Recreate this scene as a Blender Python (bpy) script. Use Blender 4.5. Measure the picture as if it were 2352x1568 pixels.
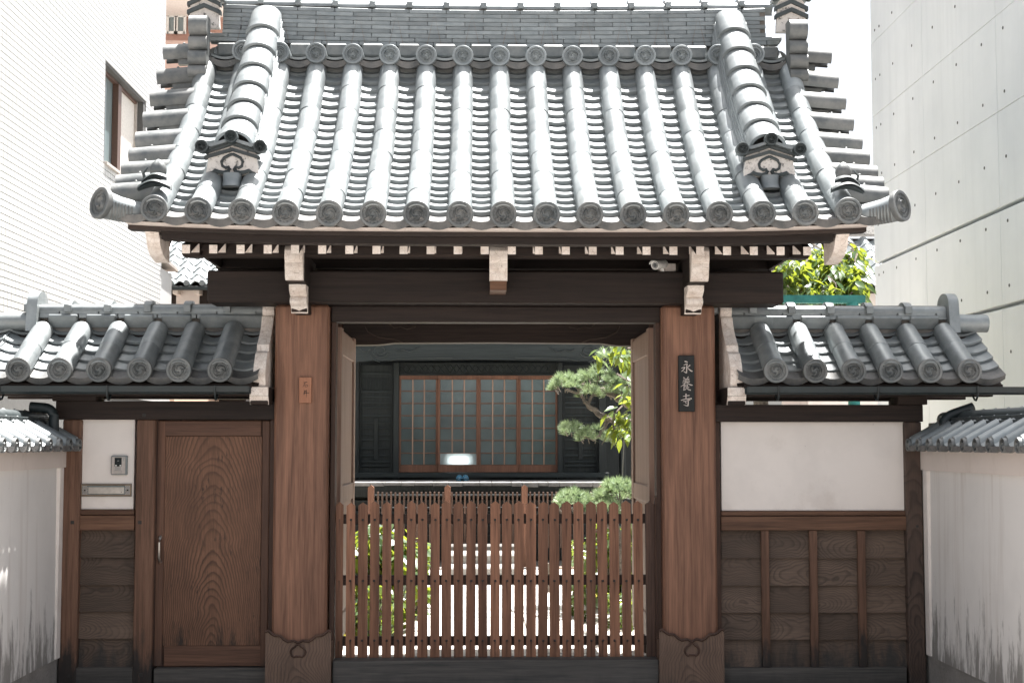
import bpy, bmesh, math, random
from mathutils import Vector, Matrix, Euler
for o in list(bpy.data.objects):
    bpy.data.objects.remove(o, do_unlink=True)
R = math.radians
rnd = random.Random(7)
scene = bpy.context.scene
C = scene.collection

# ------------------------------------------------------------------ camera, sky, sun, exposure
CAM = Vector((-0.13, -9.4, 1.62))
PITCH, YAW = 4.08, 1.42
cd = bpy.data.cameras.new('camera')
cd.lens = 50; cd.sensor_width = 36; cd.clip_start = 0.1; cd.clip_end = 500
cam = bpy.data.objects.new('camera', cd); C.objects.link(cam)
cam.location = CAM; cam.rotation_euler = (R(90 + PITCH), 0, R(-YAW))
scene.camera = cam
SUN = Vector((0.19, 0.27, 1.0)).normalized()
ELEV = math.asin(SUN.z); AZ = math.atan2(SUN.x, SUN.y)
w = bpy.data.worlds.new('World'); scene.world = w; w.use_nodes = True
nt = w.node_tree; nt.nodes.clear()
sky = nt.nodes.new('ShaderNodeTexSky'); sky.sky_type = 'NISHITA'; sky.sun_disc = False
sky.sun_elevation = ELEV; sky.sun_rotation = AZ
sky.air_density = 1.0; sky.dust_density = 4.0; sky.ozone_density = 1.0
hs = nt.nodes.new('ShaderNodeHueSaturation'); hs.inputs['Saturation'].default_value = 0.32   # thin bright haze over the whole sky
bg = nt.nodes.new('ShaderNodeBackground'); bg.inputs['Strength'].default_value = 0.055
wo = nt.nodes.new('ShaderNodeOutputWorld')
nt.links.new(sky.outputs[0], hs.inputs['Color']); nt.links.new(hs.outputs[0], bg.inputs[0]); nt.links.new(bg.outputs[0], wo.inputs[0])
sl = bpy.data.lights.new('sun', 'SUN'); sl.energy = 5.0; sl.angle = R(0.5); sl.color = (1.0, 0.965, 0.93)
so = bpy.data.objects.new('sun', sl); C.objects.link(so)
so.rotation_euler = SUN.to_track_quat('Z', 'Y').to_euler(); so.location = (5, 5, 20)
scene.view_settings.view_transform = 'Standard'; scene.view_settings.look = 'None'
scene.view_settings.exposure = 2.22; scene.view_settings.gamma = 1.0
scene.view_settings.use_curve_mapping = False
scene.render.resolution_x = 1024; scene.render.resolution_y = 682
scene.render.engine = 'CYCLES'
scene.cycles.max_bounces = 6; scene.cycles.diffuse_bounces = 4; scene.cycles.glossy_bounces = 3; scene.cycles.transmission_bounces = 3

# ------------------------------------------------------------------ helpers
_rot = Euler((R(90 + PITCH), 0, R(-YAW))).to_matrix()
def at(u, v, d):
    """point of the place at distance d in front of the viewer's wall line, measured off a 2352 px wide print"""
    r = _rot @ Vector(((u - 1176) / 3266.0, -(v - 784) / 3266.0, -1.0))
    return CAM + r * (d / r.y)
def Y(d): return d - 9.4

class MB:
    def __init__(s): s.v = []; s.f = []
    def add(s, vs, fs):
        b = len(s.v); s.v += [tuple(p) for p in vs]; s.f += [tuple(i + b for i in f) for f in fs]; return s
    def box(s, a, b, c=0.0):
        x0, y0, z0 = min(a[0], b[0]), min(a[1], b[1]), min(a[2], b[2])
        x1, y1, z1 = max(a[0], b[0]), max(a[1], b[1]), max(a[2], b[2])
        c = min(c, .45 * (x1 - x0), .45 * (y1 - y0), .45 * (z1 - z0))
        if c <= 0:
            return s.add([(x0,y0,z0),(x1,y0,z0),(x1,y1,z0),(x0,y1,z0),(x0,y0,z1),(x1,y0,z1),(x1,y1,z1),(x0,y1,z1)],
                         [(0,3,2,1),(4,5,6,7),(0,1,5,4),(1,2,6,5),(2,3,7,6),(3,0,4,7)])
        X = (x0, x1); Yy = (y0, y1); Z = (z0, z1); vs = []; ix = {}
        for i in (0, 1):
            for j in (0, 1):
                for k in (0, 1):
                    sx, sy, sz = (1 - 2*i)*c, (1 - 2*j)*c, (1 - 2*k)*c
                    ix[i,j,k,0] = len(vs); vs.append((X[i], Yy[j] + sy, Z[k] + sz))
                    ix[i,j,k,1] = len(vs); vs.append((X[i] + sx, Yy[j], Z[k] + sz))
                    ix[i,j,k,2] = len(vs); vs.append((X[i] + sx, Yy[j] + sy, Z[k]))
        fs = []
        for i in (0, 1):
            fs.append((ix[i,0,0,0], ix[i,1,0,0], ix[i,1,1,0], ix[i,0,1,0]))
            fs.append((ix[0,i,0,1], ix[1,i,0,1], ix[1,i,1,1], ix[0,i,1,1]))
            fs.append((ix[0,0,i,2], ix[1,0,i,2], ix[1,1,i,2], ix[0,1,i,2]))
            for j in (0, 1):
                fs.append((ix[i,j,0,0], ix[i,j,1,0], ix[i,j,1,1], ix[i,j,0,1]))
                fs.append((ix[i,0,j,0], ix[i,1,j,0], ix[i,1,j,2], ix[i,0,j,2]))
                fs.append((ix[0,i,j,1], ix[1,i,j,1], ix[1,i,j,2], ix[0,i,j,2]))
                for k in (0, 1):
                    fs.append((ix[i,j,k,0], ix[i,j,k,1], ix[i,j,k,2]))
        return s.add(vs, fs)
    def prism(s, poly, a0, a1, ax='x'):
        """polygon extruded along an axis; poly holds the two other coordinates in xyz order"""
        n = len(poly)
        def P(p, a):
            if ax == 'x': return (a, p[0], p[1])
            if ax == 'y': return (p[0], a, p[1])
            return (p[0], p[1], a)
        vs = [P(p, a0) for p in poly] + [P(p, a1) for p in poly]
        fs = [tuple(range(n)), tuple(range(2*n - 1, n - 1, -1))] + [(i, (i+1) % n, (i+1) % n + n, i + n) for i in range(n)]
        return s.add(vs, fs)
    def rings(s, rings, close=True, cap0=True, cap1=True):
        n = len(rings[0]); vs = [p for r in rings for p in r]; fs = []
        for k in range(len(rings) - 1):
            for i in range(n if close else n - 1):
                j = (i + 1) % n
                fs.append((k*n + i, k*n + j, (k+1)*n + j, (k+1)*n + i))
        if cap0: fs.append(tuple(range(n - 1, -1, -1)))
        if cap1: fs.append(tuple((len(rings)-1)*n + i for i in range(n)))
        return s.add(vs, fs)
    def tube(s, pts, rad, n=8, cap=True):
        pts = [Vector(p) for p in pts]; rs = []
        for i, p in enumerate(pts):
            t = (pts[min(i+1, len(pts)-1)] - pts[max(i-1, 0)]).normalized()
            up = Vector((0,0,1)) if abs(t.z) < .95 else Vector((0,1,0))
            a = t.cross(up).normalized(); b = a.cross(t).normalized()
            r = rad[i] if isinstance(rad, (list, tuple)) else rad
            rs.append([p + a*r*math.cos(2*math.pi*k/n) + b*r*math.sin(2*math.pi*k/n) for k in range(n)])
        return s.rings(rs, True, cap, cap)
    def lathe(s, prof, n=20, ax='y', o=(0,0,0)):
        """profile of (radius, position along axis)"""
        rs = []
        for r, h in prof:
            ring = []
            for k in range(n):
                c, sn = r*math.cos(2*math.pi*k/n), r*math.sin(2*math.pi*k/n)
                ring.append((o[0]+c, o[1]+h, o[2]+sn) if ax == 'y' else (o[0]+h, o[1]+c, o[2]+sn) if ax == 'x' else (o[0]+c, o[1]+sn, o[2]+h))
            rs.append(ring)
        return s.rings(rs)
    def xf(s, m, start=0):
        s.v[start:] = [tuple(m @ Vector(p)) for p in s.v[start:]]; return s
    def mesh(s, name, mat, smooth=None, o=(0,0,0), fix=True):
        me = bpy.data.meshes.new(name)
        me.from_pydata([(p[0]-o[0], p[1]-o[1], p[2]-o[2]) for p in s.v], [], s.f)
        if fix and len(s.f) < 6000:
            bm = bmesh.new(); bm.from_mesh(me); bmesh.ops.recalc_face_normals(bm, faces=bm.faces); bm.to_mesh(me); bm.free()
        if smooth:
            me.shade_smooth(); me.set_sharp_from_angle(angle=R(smooth))
        if mat: me.materials.append(mat)
        return me

WP = {}
def put(name, me, loc=(0,0,0), parent=None, rot=None, **props):
    o = bpy.data.objects.new(name, me); C.objects.link(o)
    loc = Vector(loc); WP[o] = loc
    if parent is not None:
        o.parent = parent; o.location = loc - WP[parent]
    else: o.location = loc
    if rot: o.rotation_euler = rot
    for k, v in props.items(): o[k] = v
    return o
def thing(name, label, cat, loc, group=None):
    o = put(name, None, loc); o.empty_display_size = .1; o['label'] = label; o['category'] = cat
    if group: o['group'] = group
    return o
def part(name, mb, mat, parent, smooth=None, loc=None, **props):
    """mesh built in place; its origin goes to the middle of it"""
    if loc is None:
        xs, ys, zs = zip(*mb.v); loc = ((min(xs)+max(xs))/2, (min(ys)+max(ys))/2, (min(zs)+max(zs))/2)
    return put(name, mb.mesh(name, mat, smooth, loc), loc, parent, **props)
def box(name, a, b, mat, parent, c=.004, **props):
    return part(name, MB().box(a, b, c), mat, parent, **props)
def top(name, mb, mat, label, cat, smooth=None, group=None, loc=None):
    o = part(name, mb, mat, None, smooth, loc); o['label'] = label; o['category'] = cat
    if group: o['group'] = group
    return o

# ------------------------------------------------------------------ materials
class N:
    def __init__(s, name):
        s.m = bpy.data.materials.new(name); s.m.use_nodes = True; s.t = s.m.node_tree; s.t.nodes.clear()
        s.out = s.n('ShaderNodeOutputMaterial'); s.b = s.n('ShaderNodeBsdfPrincipled')
        s.l(s.b.outputs[0], s.out.inputs[0])
        s.tc = s.n('ShaderNodeTexCoord'); s.oi = s.n('ShaderNodeObjectInfo'); s.geo = s.n('ShaderNodeNewGeometry')
    def n(s, t, **k):
        x = s.t.nodes.new(t)
        for a, b in k.items(): setattr(x, a, b)
        return x
    def l(s, a, b): s.t.links.new(a, b)
    def set(s, inp, v):
        if hasattr(v, 'is_linked') or hasattr(v, 'links'): s.l(v, inp)
        else: inp.default_value = v
    def math(s, op, a, b=0.0, clamp=False):
        x = s.n('ShaderNodeMath', operation=op, use_clamp=clamp); s.set(x.inputs[0], a); s.set(x.inputs[1], b); return x.outputs[0]
    def coord(s, scale=(1,1,1), rand=20.0, world=False, rot=(0,0,0)):
        v = s.geo.outputs['Position'] if world else s.tc.outputs['Object']
        if rand and not world:
            a = s.n('ShaderNodeVectorMath', operation='MULTIPLY_ADD')
            s.l(s.oi.outputs['Random'], a.inputs[0]); a.inputs[1].default_value = (rand, rand*1.7, rand*.6); s.l(v, a.inputs[2]); v = a.outputs[0]
        m = s.n('ShaderNodeMapping'); s.l(v, m.inputs[0]); m.inputs['Scale'].default_value = scale; m.inputs['Rotation'].default_value = rot
        return m.outputs[0]
    def noise(s, vec, scale=1.0, detail=4.0, rough=.55, dist=0.0):
        x = s.n('ShaderNodeTexNoise'); s.l(vec, x.inputs['Vector']); x.inputs['Scale'].default_value = scale
        x.inputs['Detail'].default_value = detail; x.inputs['Roughness'].default_value = rough; x.inputs['Distortion'].default_value = dist
        return x.outputs[0]
    def ramp(s, fac, stops):
        x = s.n('ShaderNodeValToRGB'); s.l(fac, x.inputs[0]); e = x.color_ramp.elements
        while len(e) < len(stops): e.new(.5)
        for i, (p, c) in enumerate(stops):
            e[i].position = p; e[i].color = (*c, 1) if hasattr(c, '__len__') else (c, c, c, 1)
        return x.outputs[0]
    def mix(s, f, a, b, mode='MIX'):
        x = s.n('ShaderNodeMix', data_type='RGBA', blend_type=mode); s.set(x.inputs[0], f)
        for i, v in ((6, a), (7, b)):
            if isinstance(v, tuple): x.inputs[i].default_value = (*v[:3], 1)
            else: s.l(v, x.inputs[i])
        return x.outputs[2]
    def val(s, col, amt):
        """per-object brightness change"""
        h = s.n('ShaderNodeHueSaturation'); s.l(col, h.inputs['Color'])
        s.l(s.math('MULTIPLY_ADD', s.oi.outputs['Random'], amt), h.inputs['Value'])
        h.inputs['Value'].links[0].from_node.inputs[2].default_value = 1 - amt/2
        return h.outputs[0]
    def bump(s, h, strength=.3, dist=.01):
        x = s.n('ShaderNodeBump'); x.inputs['Strength'].default_value = strength; x.inputs['Distance'].default_value = dist
        s.l(h, x.inputs['Height']); s.l(x.outputs[0], s.b.inputs['Normal'])
    def done(s, col=None, rough=.6, metal=0.0, spec=.5):
        if col is not None: s.set(s.b.inputs['Base Color'], col if not isinstance(col, tuple) else (*col[:3], 1))
        s.set(s.b.inputs['Roughness'], rough); s.b.inputs['Metallic'].default_value = metal; s.b.inputs['Specular IOR Level'].default_value = spec
        return s.m

def wood(name, dark, light, axis='z', var=.35, rough=.7, grain=1.0, grime=None, stain=.5, rand=20.0):
    """straight-grained timber; grime = (height where it ends, strength, colour) of splash dirt above the ground"""
    s = N(name); g = {'x': (1.6, 42, 42), 'y': (42, 1.6, 42), 'z': (42, 42, 1.6)}[axis]
    f = {'x': (7, 260, 260), 'y': (260, 7, 260), 'z': (260, 260, 7)}[axis]
    a = s.noise(s.coord(g, rand), grain, 5, .6, .6); b = s.noise(s.coord(f, rand), grain, 2, .6)
    st = s.noise(s.coord(tuple(.06*k for k in g), rand), 2.0, 4, .6)
    ab = s.math('MULTIPLY_ADD', a, .65); s.l(s.math('MULTIPLY', b, .35), ab.node.inputs[2])
    col = s.ramp(ab, [(.34, dark), (.62, light)])
    col = s.mix(s.ramp(st, [(.42, 0.0), (.7, stain)]), col, tuple(c*.45 for c in dark))
    if grime:
        z = s.n('ShaderNodeSeparateXYZ'); s.l(s.geo.outputs['Position'], z.inputs[0])
        gn = s.noise(s.coord((9, 9, 2.2), world=True), 1.4, 6, .7)
        h = s.math('MULTIPLY_ADD', gn, grime[0]*2.2); h.node.inputs[2].default_value = -grime[0]*.35
        k = s.math('MULTIPLY', s.math('SUBTRACT', h, z.outputs[2]), 5.0, True)
        col = s.mix(s.math('MULTIPLY', k, grime[1], True), col, grime[2])
    col = s.val(col, var)
    s.bump(ab, .35, .004)
    return s.done(col, rough, 0, .35)

def cathedral(name, dark, light, along='z', h0=.22, hs=.32, F=55.0, var=.3, grime=None, shift=0.0, wob=.06, contrast=.8, speck=0.0):
    """flat-sawn board: growth rings of a tilted trunk cut by the board's face. h0/hs = distance of the pith behind the
    face and how it changes along the board, F = rings per metre, shift = how far pieces differ from one another"""
    s = N(name)
    v = s.tc.outputs['Object']
    if shift:
        ad = s.n('ShaderNodeVectorMath', operation='MULTIPLY_ADD'); s.l(s.oi.outputs['Random'], ad.inputs[0])
        ad.inputs[1].default_value = (37.0, 53.0, 0.0) if along == 'x' else (0.0, 53.0, 37.0); s.l(v, ad.inputs[2]); vn = ad.outputs[0]
    else: vn = v
    def nz(scale, sc, det=2.0):
        m = s.n('ShaderNodeMapping'); s.l(vn, m.inputs[0]); m.inputs['Scale'].default_value = sc; return s.noise(m.outputs[0], scale, det, .5)
    sp = s.n('ShaderNodeSeparateXYZ'); s.l(v, sp.inputs[0])
    p, q = (sp.outputs[0], sp.outputs[2]) if along == 'z' else (sp.outputs[2], sp.outputs[0])
    lng = (.25,.25,1) if along == 'z' else (1,.25,.25)
    w0 = s.math('SUBTRACT', nz(1.6, lng), .5); w1 = s.math('SUBTRACT', nz(2.2, tuple(2.2*k for k in lng)), .5); w2 = s.math('SUBTRACT', nz(9.0, (1,1,1), 3.0), .5)
    if shift:
        rr = s.math('SUBTRACT', s.oi.outputs['Random'], .5); p = s.math('ADD', p, s.math('MULTIPLY', rr, shift*.35))
        sg_ = s.math('SUBTRACT', s.math('MULTIPLY', s.math('GREATER_THAN', s.math('FRACT', s.math('MULTIPLY', s.oi.outputs['Random'], 7.3)), .5), 2.0), 1.0); q = s.math('MULTIPLY', q, sg_)
    p = s.math('ADD', p, s.math('MULTIPLY', w1, wob*1.6))
    h = s.math('MULTIPLY_ADD', q, hs); h.node.inputs[2].default_value = h0
    h = s.math('ADD', h, s.math('MULTIPLY', w0, hs*(.9 if shift else .35) + wob))
    r = s.math('SQRT', s.math('ADD', s.math('MULTIPLY', p, p), s.math('MULTIPLY', h, h)))
    r = s.math('ADD', r, s.math('MULTIPLY', w2, .012))
    fr = s.math('FRACT', s.math('MULTIPLY', r, F))
    ln = s.ramp(fr, [(.0, contrast*.6), (.10, 0.0), (.55, .06*contrast), (.93, contrast), (1.0, contrast*.7)])
    fade = s.ramp(nz(1.3, (1,1,1), 4.0), [(.32, .25), (.62, 1.0)]); ln = s.math('MULTIPLY', ln, fade)
    fine = s.noise(s.coord((7,260,260) if along == 'x' else (260,260,7), 5.0), 1, 2, .6)
    big = s.noise(s.coord((2,2,1) if along == 'z' else (1,2,3), 9.0), 2.4, 5, .65)
    mixv = s.math('ADD', s.math('MULTIPLY', fine, .45), s.math('MULTIPLY', big, .55))
    base = s.ramp(mixv, [(.36, tuple(.6*x + .4*y for x, y in zip(dark, light))), (.66, light)])
    col = s.mix(ln, base, dark)
    if speck:
        sk = s.noise(s.coord((60, 60, 14), 2.0), 1.0, 3, .6); area = s.noise(s.coord((1,1,1), 4.0), 2.6, 3, .6)
        col = s.mix(s.math('MULTIPLY', s.ramp(sk, [(.56, 0.0), (.66, speck)]), s.ramp(area, [(.5, 0.0), (.62, 1.0)])), col, (.018,.016,.015))
    if grime:
        z = s.n('ShaderNodeSeparateXYZ'); s.l(s.geo.outputs['Position'], z.inputs[0])
        gn = s.noise(s.coord((9, 9, 2.2), world=True), 1.3, 6, .7)
        hh = s.math('MULTIPLY_ADD', gn, grime[0]*2.4); hh.node.inputs[2].default_value = -grime[0]*.5
        k = s.math('MULTIPLY', s.math('SUBTRACT', hh, z.outputs[2]), 5.0, True)
        col = s.mix(s.math('MULTIPLY', k, grime[1], True), col, grime[2])
    col = s.val(col, var)
    s.bump(s.math('SUBTRACT', 1.0, ln), .35, .003)
    return s.done(col, .68, 0, .35)

def kawara(name, c0, c1, rough=(.34,.55), bumpy=.12, var=.3, metal=0.0):
    s = N(name)
    n1 = s.noise(s.coord((1,1,1)), 9, 6, .65); n2 = s.noise(s.coord((1,1,1)), 70, 3, .6); n3 = s.noise(s.coord((1,1,1)), 2.5, 3, .6)
    col = s.ramp(n1, [(.35, c0), (.65, c1)])
    col = s.mix(s.ramp(n3, [(.52, 0.0), (.78, .38)]), col, (c0[0]*.75, c0[1]*.68, c0[2]*.6))
    col = s.mix(s.ramp(n2, [(.70, 0.0), (.78, .5)]), col, (.05, .05, .045))
    col = s.val(col, var)
    s.bump(n2, bumpy, .002)
    r = s.ramp(n1, [(.3, rough[0]), (.7, rough[1])])
    return s.done(col, r, metal, .6)

M = {}
M['tile'] = kawara('smoked_tile', (.195,.218,.225), (.275,.298,.304), (.38,.52), .10, .35, .30)
M['tile_worn'] = kawara('smoked_tile_worn', (.10,.112,.115), (.205,.208,.202), (.42,.65), .3, .35, .25)
M['tile_dark'] = kawara('smoked_tile_dark', (.026,.036,.038), (.055,.066,.068), (.45,.65))
M['mortar'] = kawara('mortar', (.12,.11,.10), (.22,.2,.18), (.8,.9), .5)
GR = (.032,.034,.034)
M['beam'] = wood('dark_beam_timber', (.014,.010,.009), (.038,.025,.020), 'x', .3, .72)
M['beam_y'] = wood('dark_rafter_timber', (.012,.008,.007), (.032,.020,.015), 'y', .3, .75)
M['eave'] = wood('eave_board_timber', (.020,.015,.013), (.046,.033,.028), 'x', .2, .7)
M['pillar'] = wood('pillar_cypress', (.115,.056,.036), (.300,.153,.097), 'z', .08, .6, .8, None, .45)
M['foot'] = cathedral('pillar_foot_timber', (.050,.036,.029), (.215,.140,.102), 'z', .10, .30, 70.0, .1, (.16,.8,(.045,.042,.038)), 0, .12, .5)
M['post'] = wood('wall_post_timber', (.085,.044,.028), (.205,.112,.074), 'z', .3, .68, 1.0, (.50,.92,(.024,.024,.024)), .6)
M['postdark'] = cathedral('knotty_post_timber', (.020,.016,.014), (.105,.070,.055), 'z', .10, .13, 60.0, .2, (.18,.6,GR), 0, .10, .85)
M['jamb'] = wood('jamb_timber', (.045,.026,.020), (.115,.066,.047), 'z', .3, .7, 1.0, (.22,.8,GR))
M['rail'] = wood('wall_rail_timber', (.075,.038,.024), (.190,.102,.063), 'x', .3, .7)
M['sill'] = wood('weathered_sill_timber', (.055,.055,.054), (.135,.124,.114), 'x', .2, .75, 1.0, (.14,.6,GR))
M['board'] = cathedral('lap_board_timber', (.030,.023,.019), (.160,.112,.084), 'x', .08, .22, 84.0, .5, (.42,.8,GR), .35, .10, .62)
M['doorpanel'] = cathedral('door_panel_timber', (.036,.019,.013), (.225,.117,.072), 'z', .17, .20, 78.0, .0, (.52,.9,(.02,.019,.018)), 0, .05, .75, .8)
M['doorframe'] = wood('door_frame_timber', (.070,.034,.023), (.180,.092,.058), 'z', .2, .6, 1.0, (.30,.85,GR))
M['doorrail'] = wood('door_rail_timber', (.070,.034,.023), (.170,.088,.056), 'x', .2, .6, 1.0, (.2,.6,GR))
M['leaf'] = wood('gate_leaf_timber', (.20,.13,.098), (.36,.25,.195), 'z', .12, .6, .8, None, .15)
def picket_mat():
    m = wood('picket_timber', (.150,.070,.042), (.340,.166,.100), 'z', .55, .65, 1.0, (.3,.75,(.03,.02,.016)), .8)
    t = m.node_tree; s = N.__new__(N); s.m = m; s.t = t
    s.b = next(n for n in t.nodes if n.type == 'BSDF_PRINCIPLED'); s.tc = next(n for n in t.nodes if n.type == 'TEX_COORD'); s.geo = next(n for n in t.nodes if n.type == 'NEW_GEOMETRY'); s.oi = next(n for n in t.nodes if n.type == 'OBJECT_INFO')
    old = s.b.inputs['Base Color'].links[0].from_socket
    a = s.n('ShaderNodeSeparateXYZ'); s.l(s.tc.outputs['Object'], a.inputs[0]); g = s.n('ShaderNodeSeparateXYZ'); s.l(s.geo.outputs['Position'], g.inputs[0])
    wob = s.noise(s.coord((30, 30, 12), 20.0), 1.0, 3, .6)
    ax = s.math('ABSOLUTE', s.math('ADD', a.outputs[0], s.math('MULTIPLY', s.math('SUBTRACT', wob, .5), .014)))
    core = s.math('SUBTRACT', 1.0, s.math('MULTIPLY', ax, 105.0), True)
    tot = None
    for zn in (1.105, .702, .305):          # rust and damp run down from each nail
        dz = s.math('SUBTRACT', zn + .012, g.outputs[2]); f = s.math('SUBTRACT', 1.0, s.math('MULTIPLY', dz, 6.5), True)
        f = s.math('MULTIPLY', f, s.math('GREATER_THAN', dz, 0.0)); tot = f if tot is None else s.math('MAXIMUM', tot, f)
    k = s.math('MULTIPLY', s.math('MULTIPLY', core, tot), s.math('MULTIPLY_ADD', s.oi.outputs['Random'], .5), True); k.node.inputs[1].links[0].from_node.inputs[2].default_value = .5
    s.l(s.mix(k, old, (.018,.012,.010)), s.b.inputs['Base Color']); return m
M['picket'] = picket_mat()
M['picketrail'] = wood('picket_rail_timber', (.028,.020,.017), (.07,.047,.038), 'x', .2, .7)
M['nail'] = kawara('iron_nail', (.012,.011,.010), (.03,.026,.023), (.5,.7))
M['blackmetal'] = kawara('black_gutter_metal', (.007,.012,.013), (.018,.027,.029), (.45,.65))
def flat(name, col, rough=.6, metal=0.0, spec=.5, nscale=30.0, amt=.12, bump=.05):
    s = N(name); n = s.noise(s.coord((1,1,1)), nscale, 4, .6)
    c = s.ramp(n, [(.3, tuple(k*(1-amt) for k in col)), (.7, tuple(min(1, k*(1+amt)) for k in col))])
    s.bump(n, bump, .003)
    return s.done(c, rough, metal, spec)
def plaster(name, col, dirt=.5, streak=(1,1,1), grime=None, amt=.25):
    s = N(name)
    a = s.noise(s.coord((1,1,1), 0, True), 2.2, 6, .6); b = s.noise(s.coord((1,1,1), 0, True), 26, 4, .7)
    k = s.noise(s.coord(streak, 0, True), 3.0, 5, .65)
    c = s.mix(s.ramp(a, [(.48, 0.0), (.75, amt)]), col, tuple(x*.7 for x in col))
    c = s.mix(s.ramp(k, [(.55, 0.0), (.8, dirt)]), c, (col[0]*.62, col[1]*.56, col[2]*.52))
    c = s.mix(s.ramp(b, [(.69, 0.0), (.76, .6)]), c, (col[0]*.55, col[1]*.55, col[2]*.55))
    if grime:
        z = s.n('ShaderNodeSeparateXYZ'); s.l(s.geo.outputs['Position'], z.inputs[0])
        gn = s.noise(s.coord((7, 7, 1.2), world=True), 1.5, 7, .75)
        hh = s.math('MULTIPLY_ADD', gn, grime[0]*3.0); hh.node.inputs[2].default_value = -grime[0]*.80
        q = s.math('MULTIPLY', s.math('SUBTRACT', hh, z.outputs[2]), 4.0, True)
        c = s.mix(s.math('MULTIPLY', q, grime[1], True), c, grime[2])
    s.bump(b, .12, .003)
    return s.done(c, .85, 0, .25)
M['plaster'] = plaster('lime_plaster', (.82,.765,.72), .45, (1,1,1), None, .35)
M['wallplaster'] = plaster('streaked_wall_plaster', (.74,.72,.695), .75, (2.0,2.0,.10), (.72,.85,(.20,.19,.175)))
M['bandplaster'] = plaster('wall_band_plaster', (.70,.625,.575), .5, (1.5,1.5,.6))
M['cream'] = plaster('cream_plaster', (.72,.52,.40), .2)
s = N('white_painted_timber')
n1 = s.noise(s.coord((1,1,1)), 18, 6, .65); vo = s.n('ShaderNodeTexVoronoi', feature='DISTANCE_TO_EDGE'); s.l(s.coord((1,1,1)), vo.inputs['Vector']); vo.inputs['Scale'].default_value = 28
c = s.ramp(n1, [(.35, (.68,.59,.52)), (.6, (.84,.77,.71))]); c = s.mix(s.ramp(vo.outputs[0], [(.0, .7), (.025, 0.0)]), c, (.30,.23,.18))
s.bump(n1, .2, .004); M['paint'] = s.done(s.val(c, .2), .75, 0, .25)
M['oldpaint'] = None
s = N('flaking_white_plaster')
n1 = s.noise(s.coord((1,1,1)), 34, 6, .7); n2 = s.noise(s.coord((1,1,1)), 5, 3, .6)
c = s.ramp(n1, [(.50, (.66,.625,.59)), (.60, (.48,.45,.42)), (.635, (.06,.07,.07))]); M['oldpaint'] = s.done(c, .85, 0, .2); s.bump(n1, .5, .006)
# ------------------------------------------------------------------ the setting: ground, street, court
def sheet(name, x0, x1, y0, y1, z, mat, kind='structure'):
    o = part(name, MB().add([(x0,y0,z),(x1,y0,z),(x1,y1,z),(x0,y1,z)], [(0,1,2,3)]), mat, None); o['kind'] = kind; return o
def ground_mat(name, c0, c1, sc=3.0, rough=.9, fine=60.0, bump=.4):
    s = N(name); a = s.noise(s.coord((1,1,1), 0, True), sc, 6, .6); b = s.noise(s.coord((1,1,1), 0, True), fine, 4, .7)
    m = s.math('MULTIPLY_ADD', a, .6); s.l(s.math('MULTIPLY', b, .4), m.node.inputs[2])
    s.bump(b, bump, .01); return s.done(s.ramp(m, [(.35, c0), (.65, c1)]), rough, 0, .3)
M['asphalt'] = ground_mat('street_paving', (.20,.185,.17), (.30,.28,.26))
M['gravel'] = ground_mat('pale_gravel', (.36,.33,.30), (.55,.51,.47), 3, .9, 45, .8)
M['slab'] = ground_mat('granite_slab', (.42,.40,.375), (.56,.535,.50), 2, .8, 120, .15)
M['stone'] = ground_mat('rough_stone', (.20,.19,.175), (.34,.32,.30), 4, .85, 70, .5)
M['moss'] = ground_mat('moss', (.10,.11,.012), (.30,.24,.03), 5, .95, 80, 1.0)
sheet('ground', -150, 150, -150, 150, -.012, M['asphalt'])
sheet('street_pavement', -40, 40, -30, .02, 0.0, M['asphalt'])
sheet('courtyard_ground', -3.4, 4.6, .55, 9.0, 0.004, M['gravel'])

# ------------------------------------------------------------------ tile shapes shared by every roof
RR = .073
def roll_mesh(L, r0=RR, r1=RR-.0022, n=12, a0=-12, name='roll_tile', mat=None):
    mb = MB(); ang = [R(a0 + (180 - 2*a0)*k/n) for k in range(n + 1)]
    rg = lambda r, y, dz=0: [(r*math.cos(a), y, r*math.sin(a) + dz) for a in ang]
    mb.rings([rg(r0-.010, 0), rg(r0-.001, 0), rg(r0, .003), rg(r1, L)], False, False, False)
    return mb.mesh(name, mat or M['tile'], 40)
def arc_pts(w, sag, n=8): return [(w*(k/n - .5), sag*((2*k/n - 1)**2)) for k in range(n + 1)]
def pan_mesh(w=.205, L=.135, sag=.026, th=.025, face=.0, name='pan_tile', mat=None, n=8):
    """hollow tile: lower edge at y = 0; face = extra depth of a decorated eave front"""
    mb = MB(); a = arc_pts(w, sag, n)
    t0 = [(x, 0, z) for x, z in a]; t1 = [(x, L, z) for x, z in a]
    b0 = [(x, 0, z - th - face*(1 - (2*x/w)**2*.35)) for x, z in a]; b1 = [(x, .02 if face else L, z - th - (face if face else 0)) for x, z in a]
    mb.rings([b1, b0, t0, t1], False, False, False)
    return mb.mesh(name, mat or M['tile'], 30)
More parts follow.
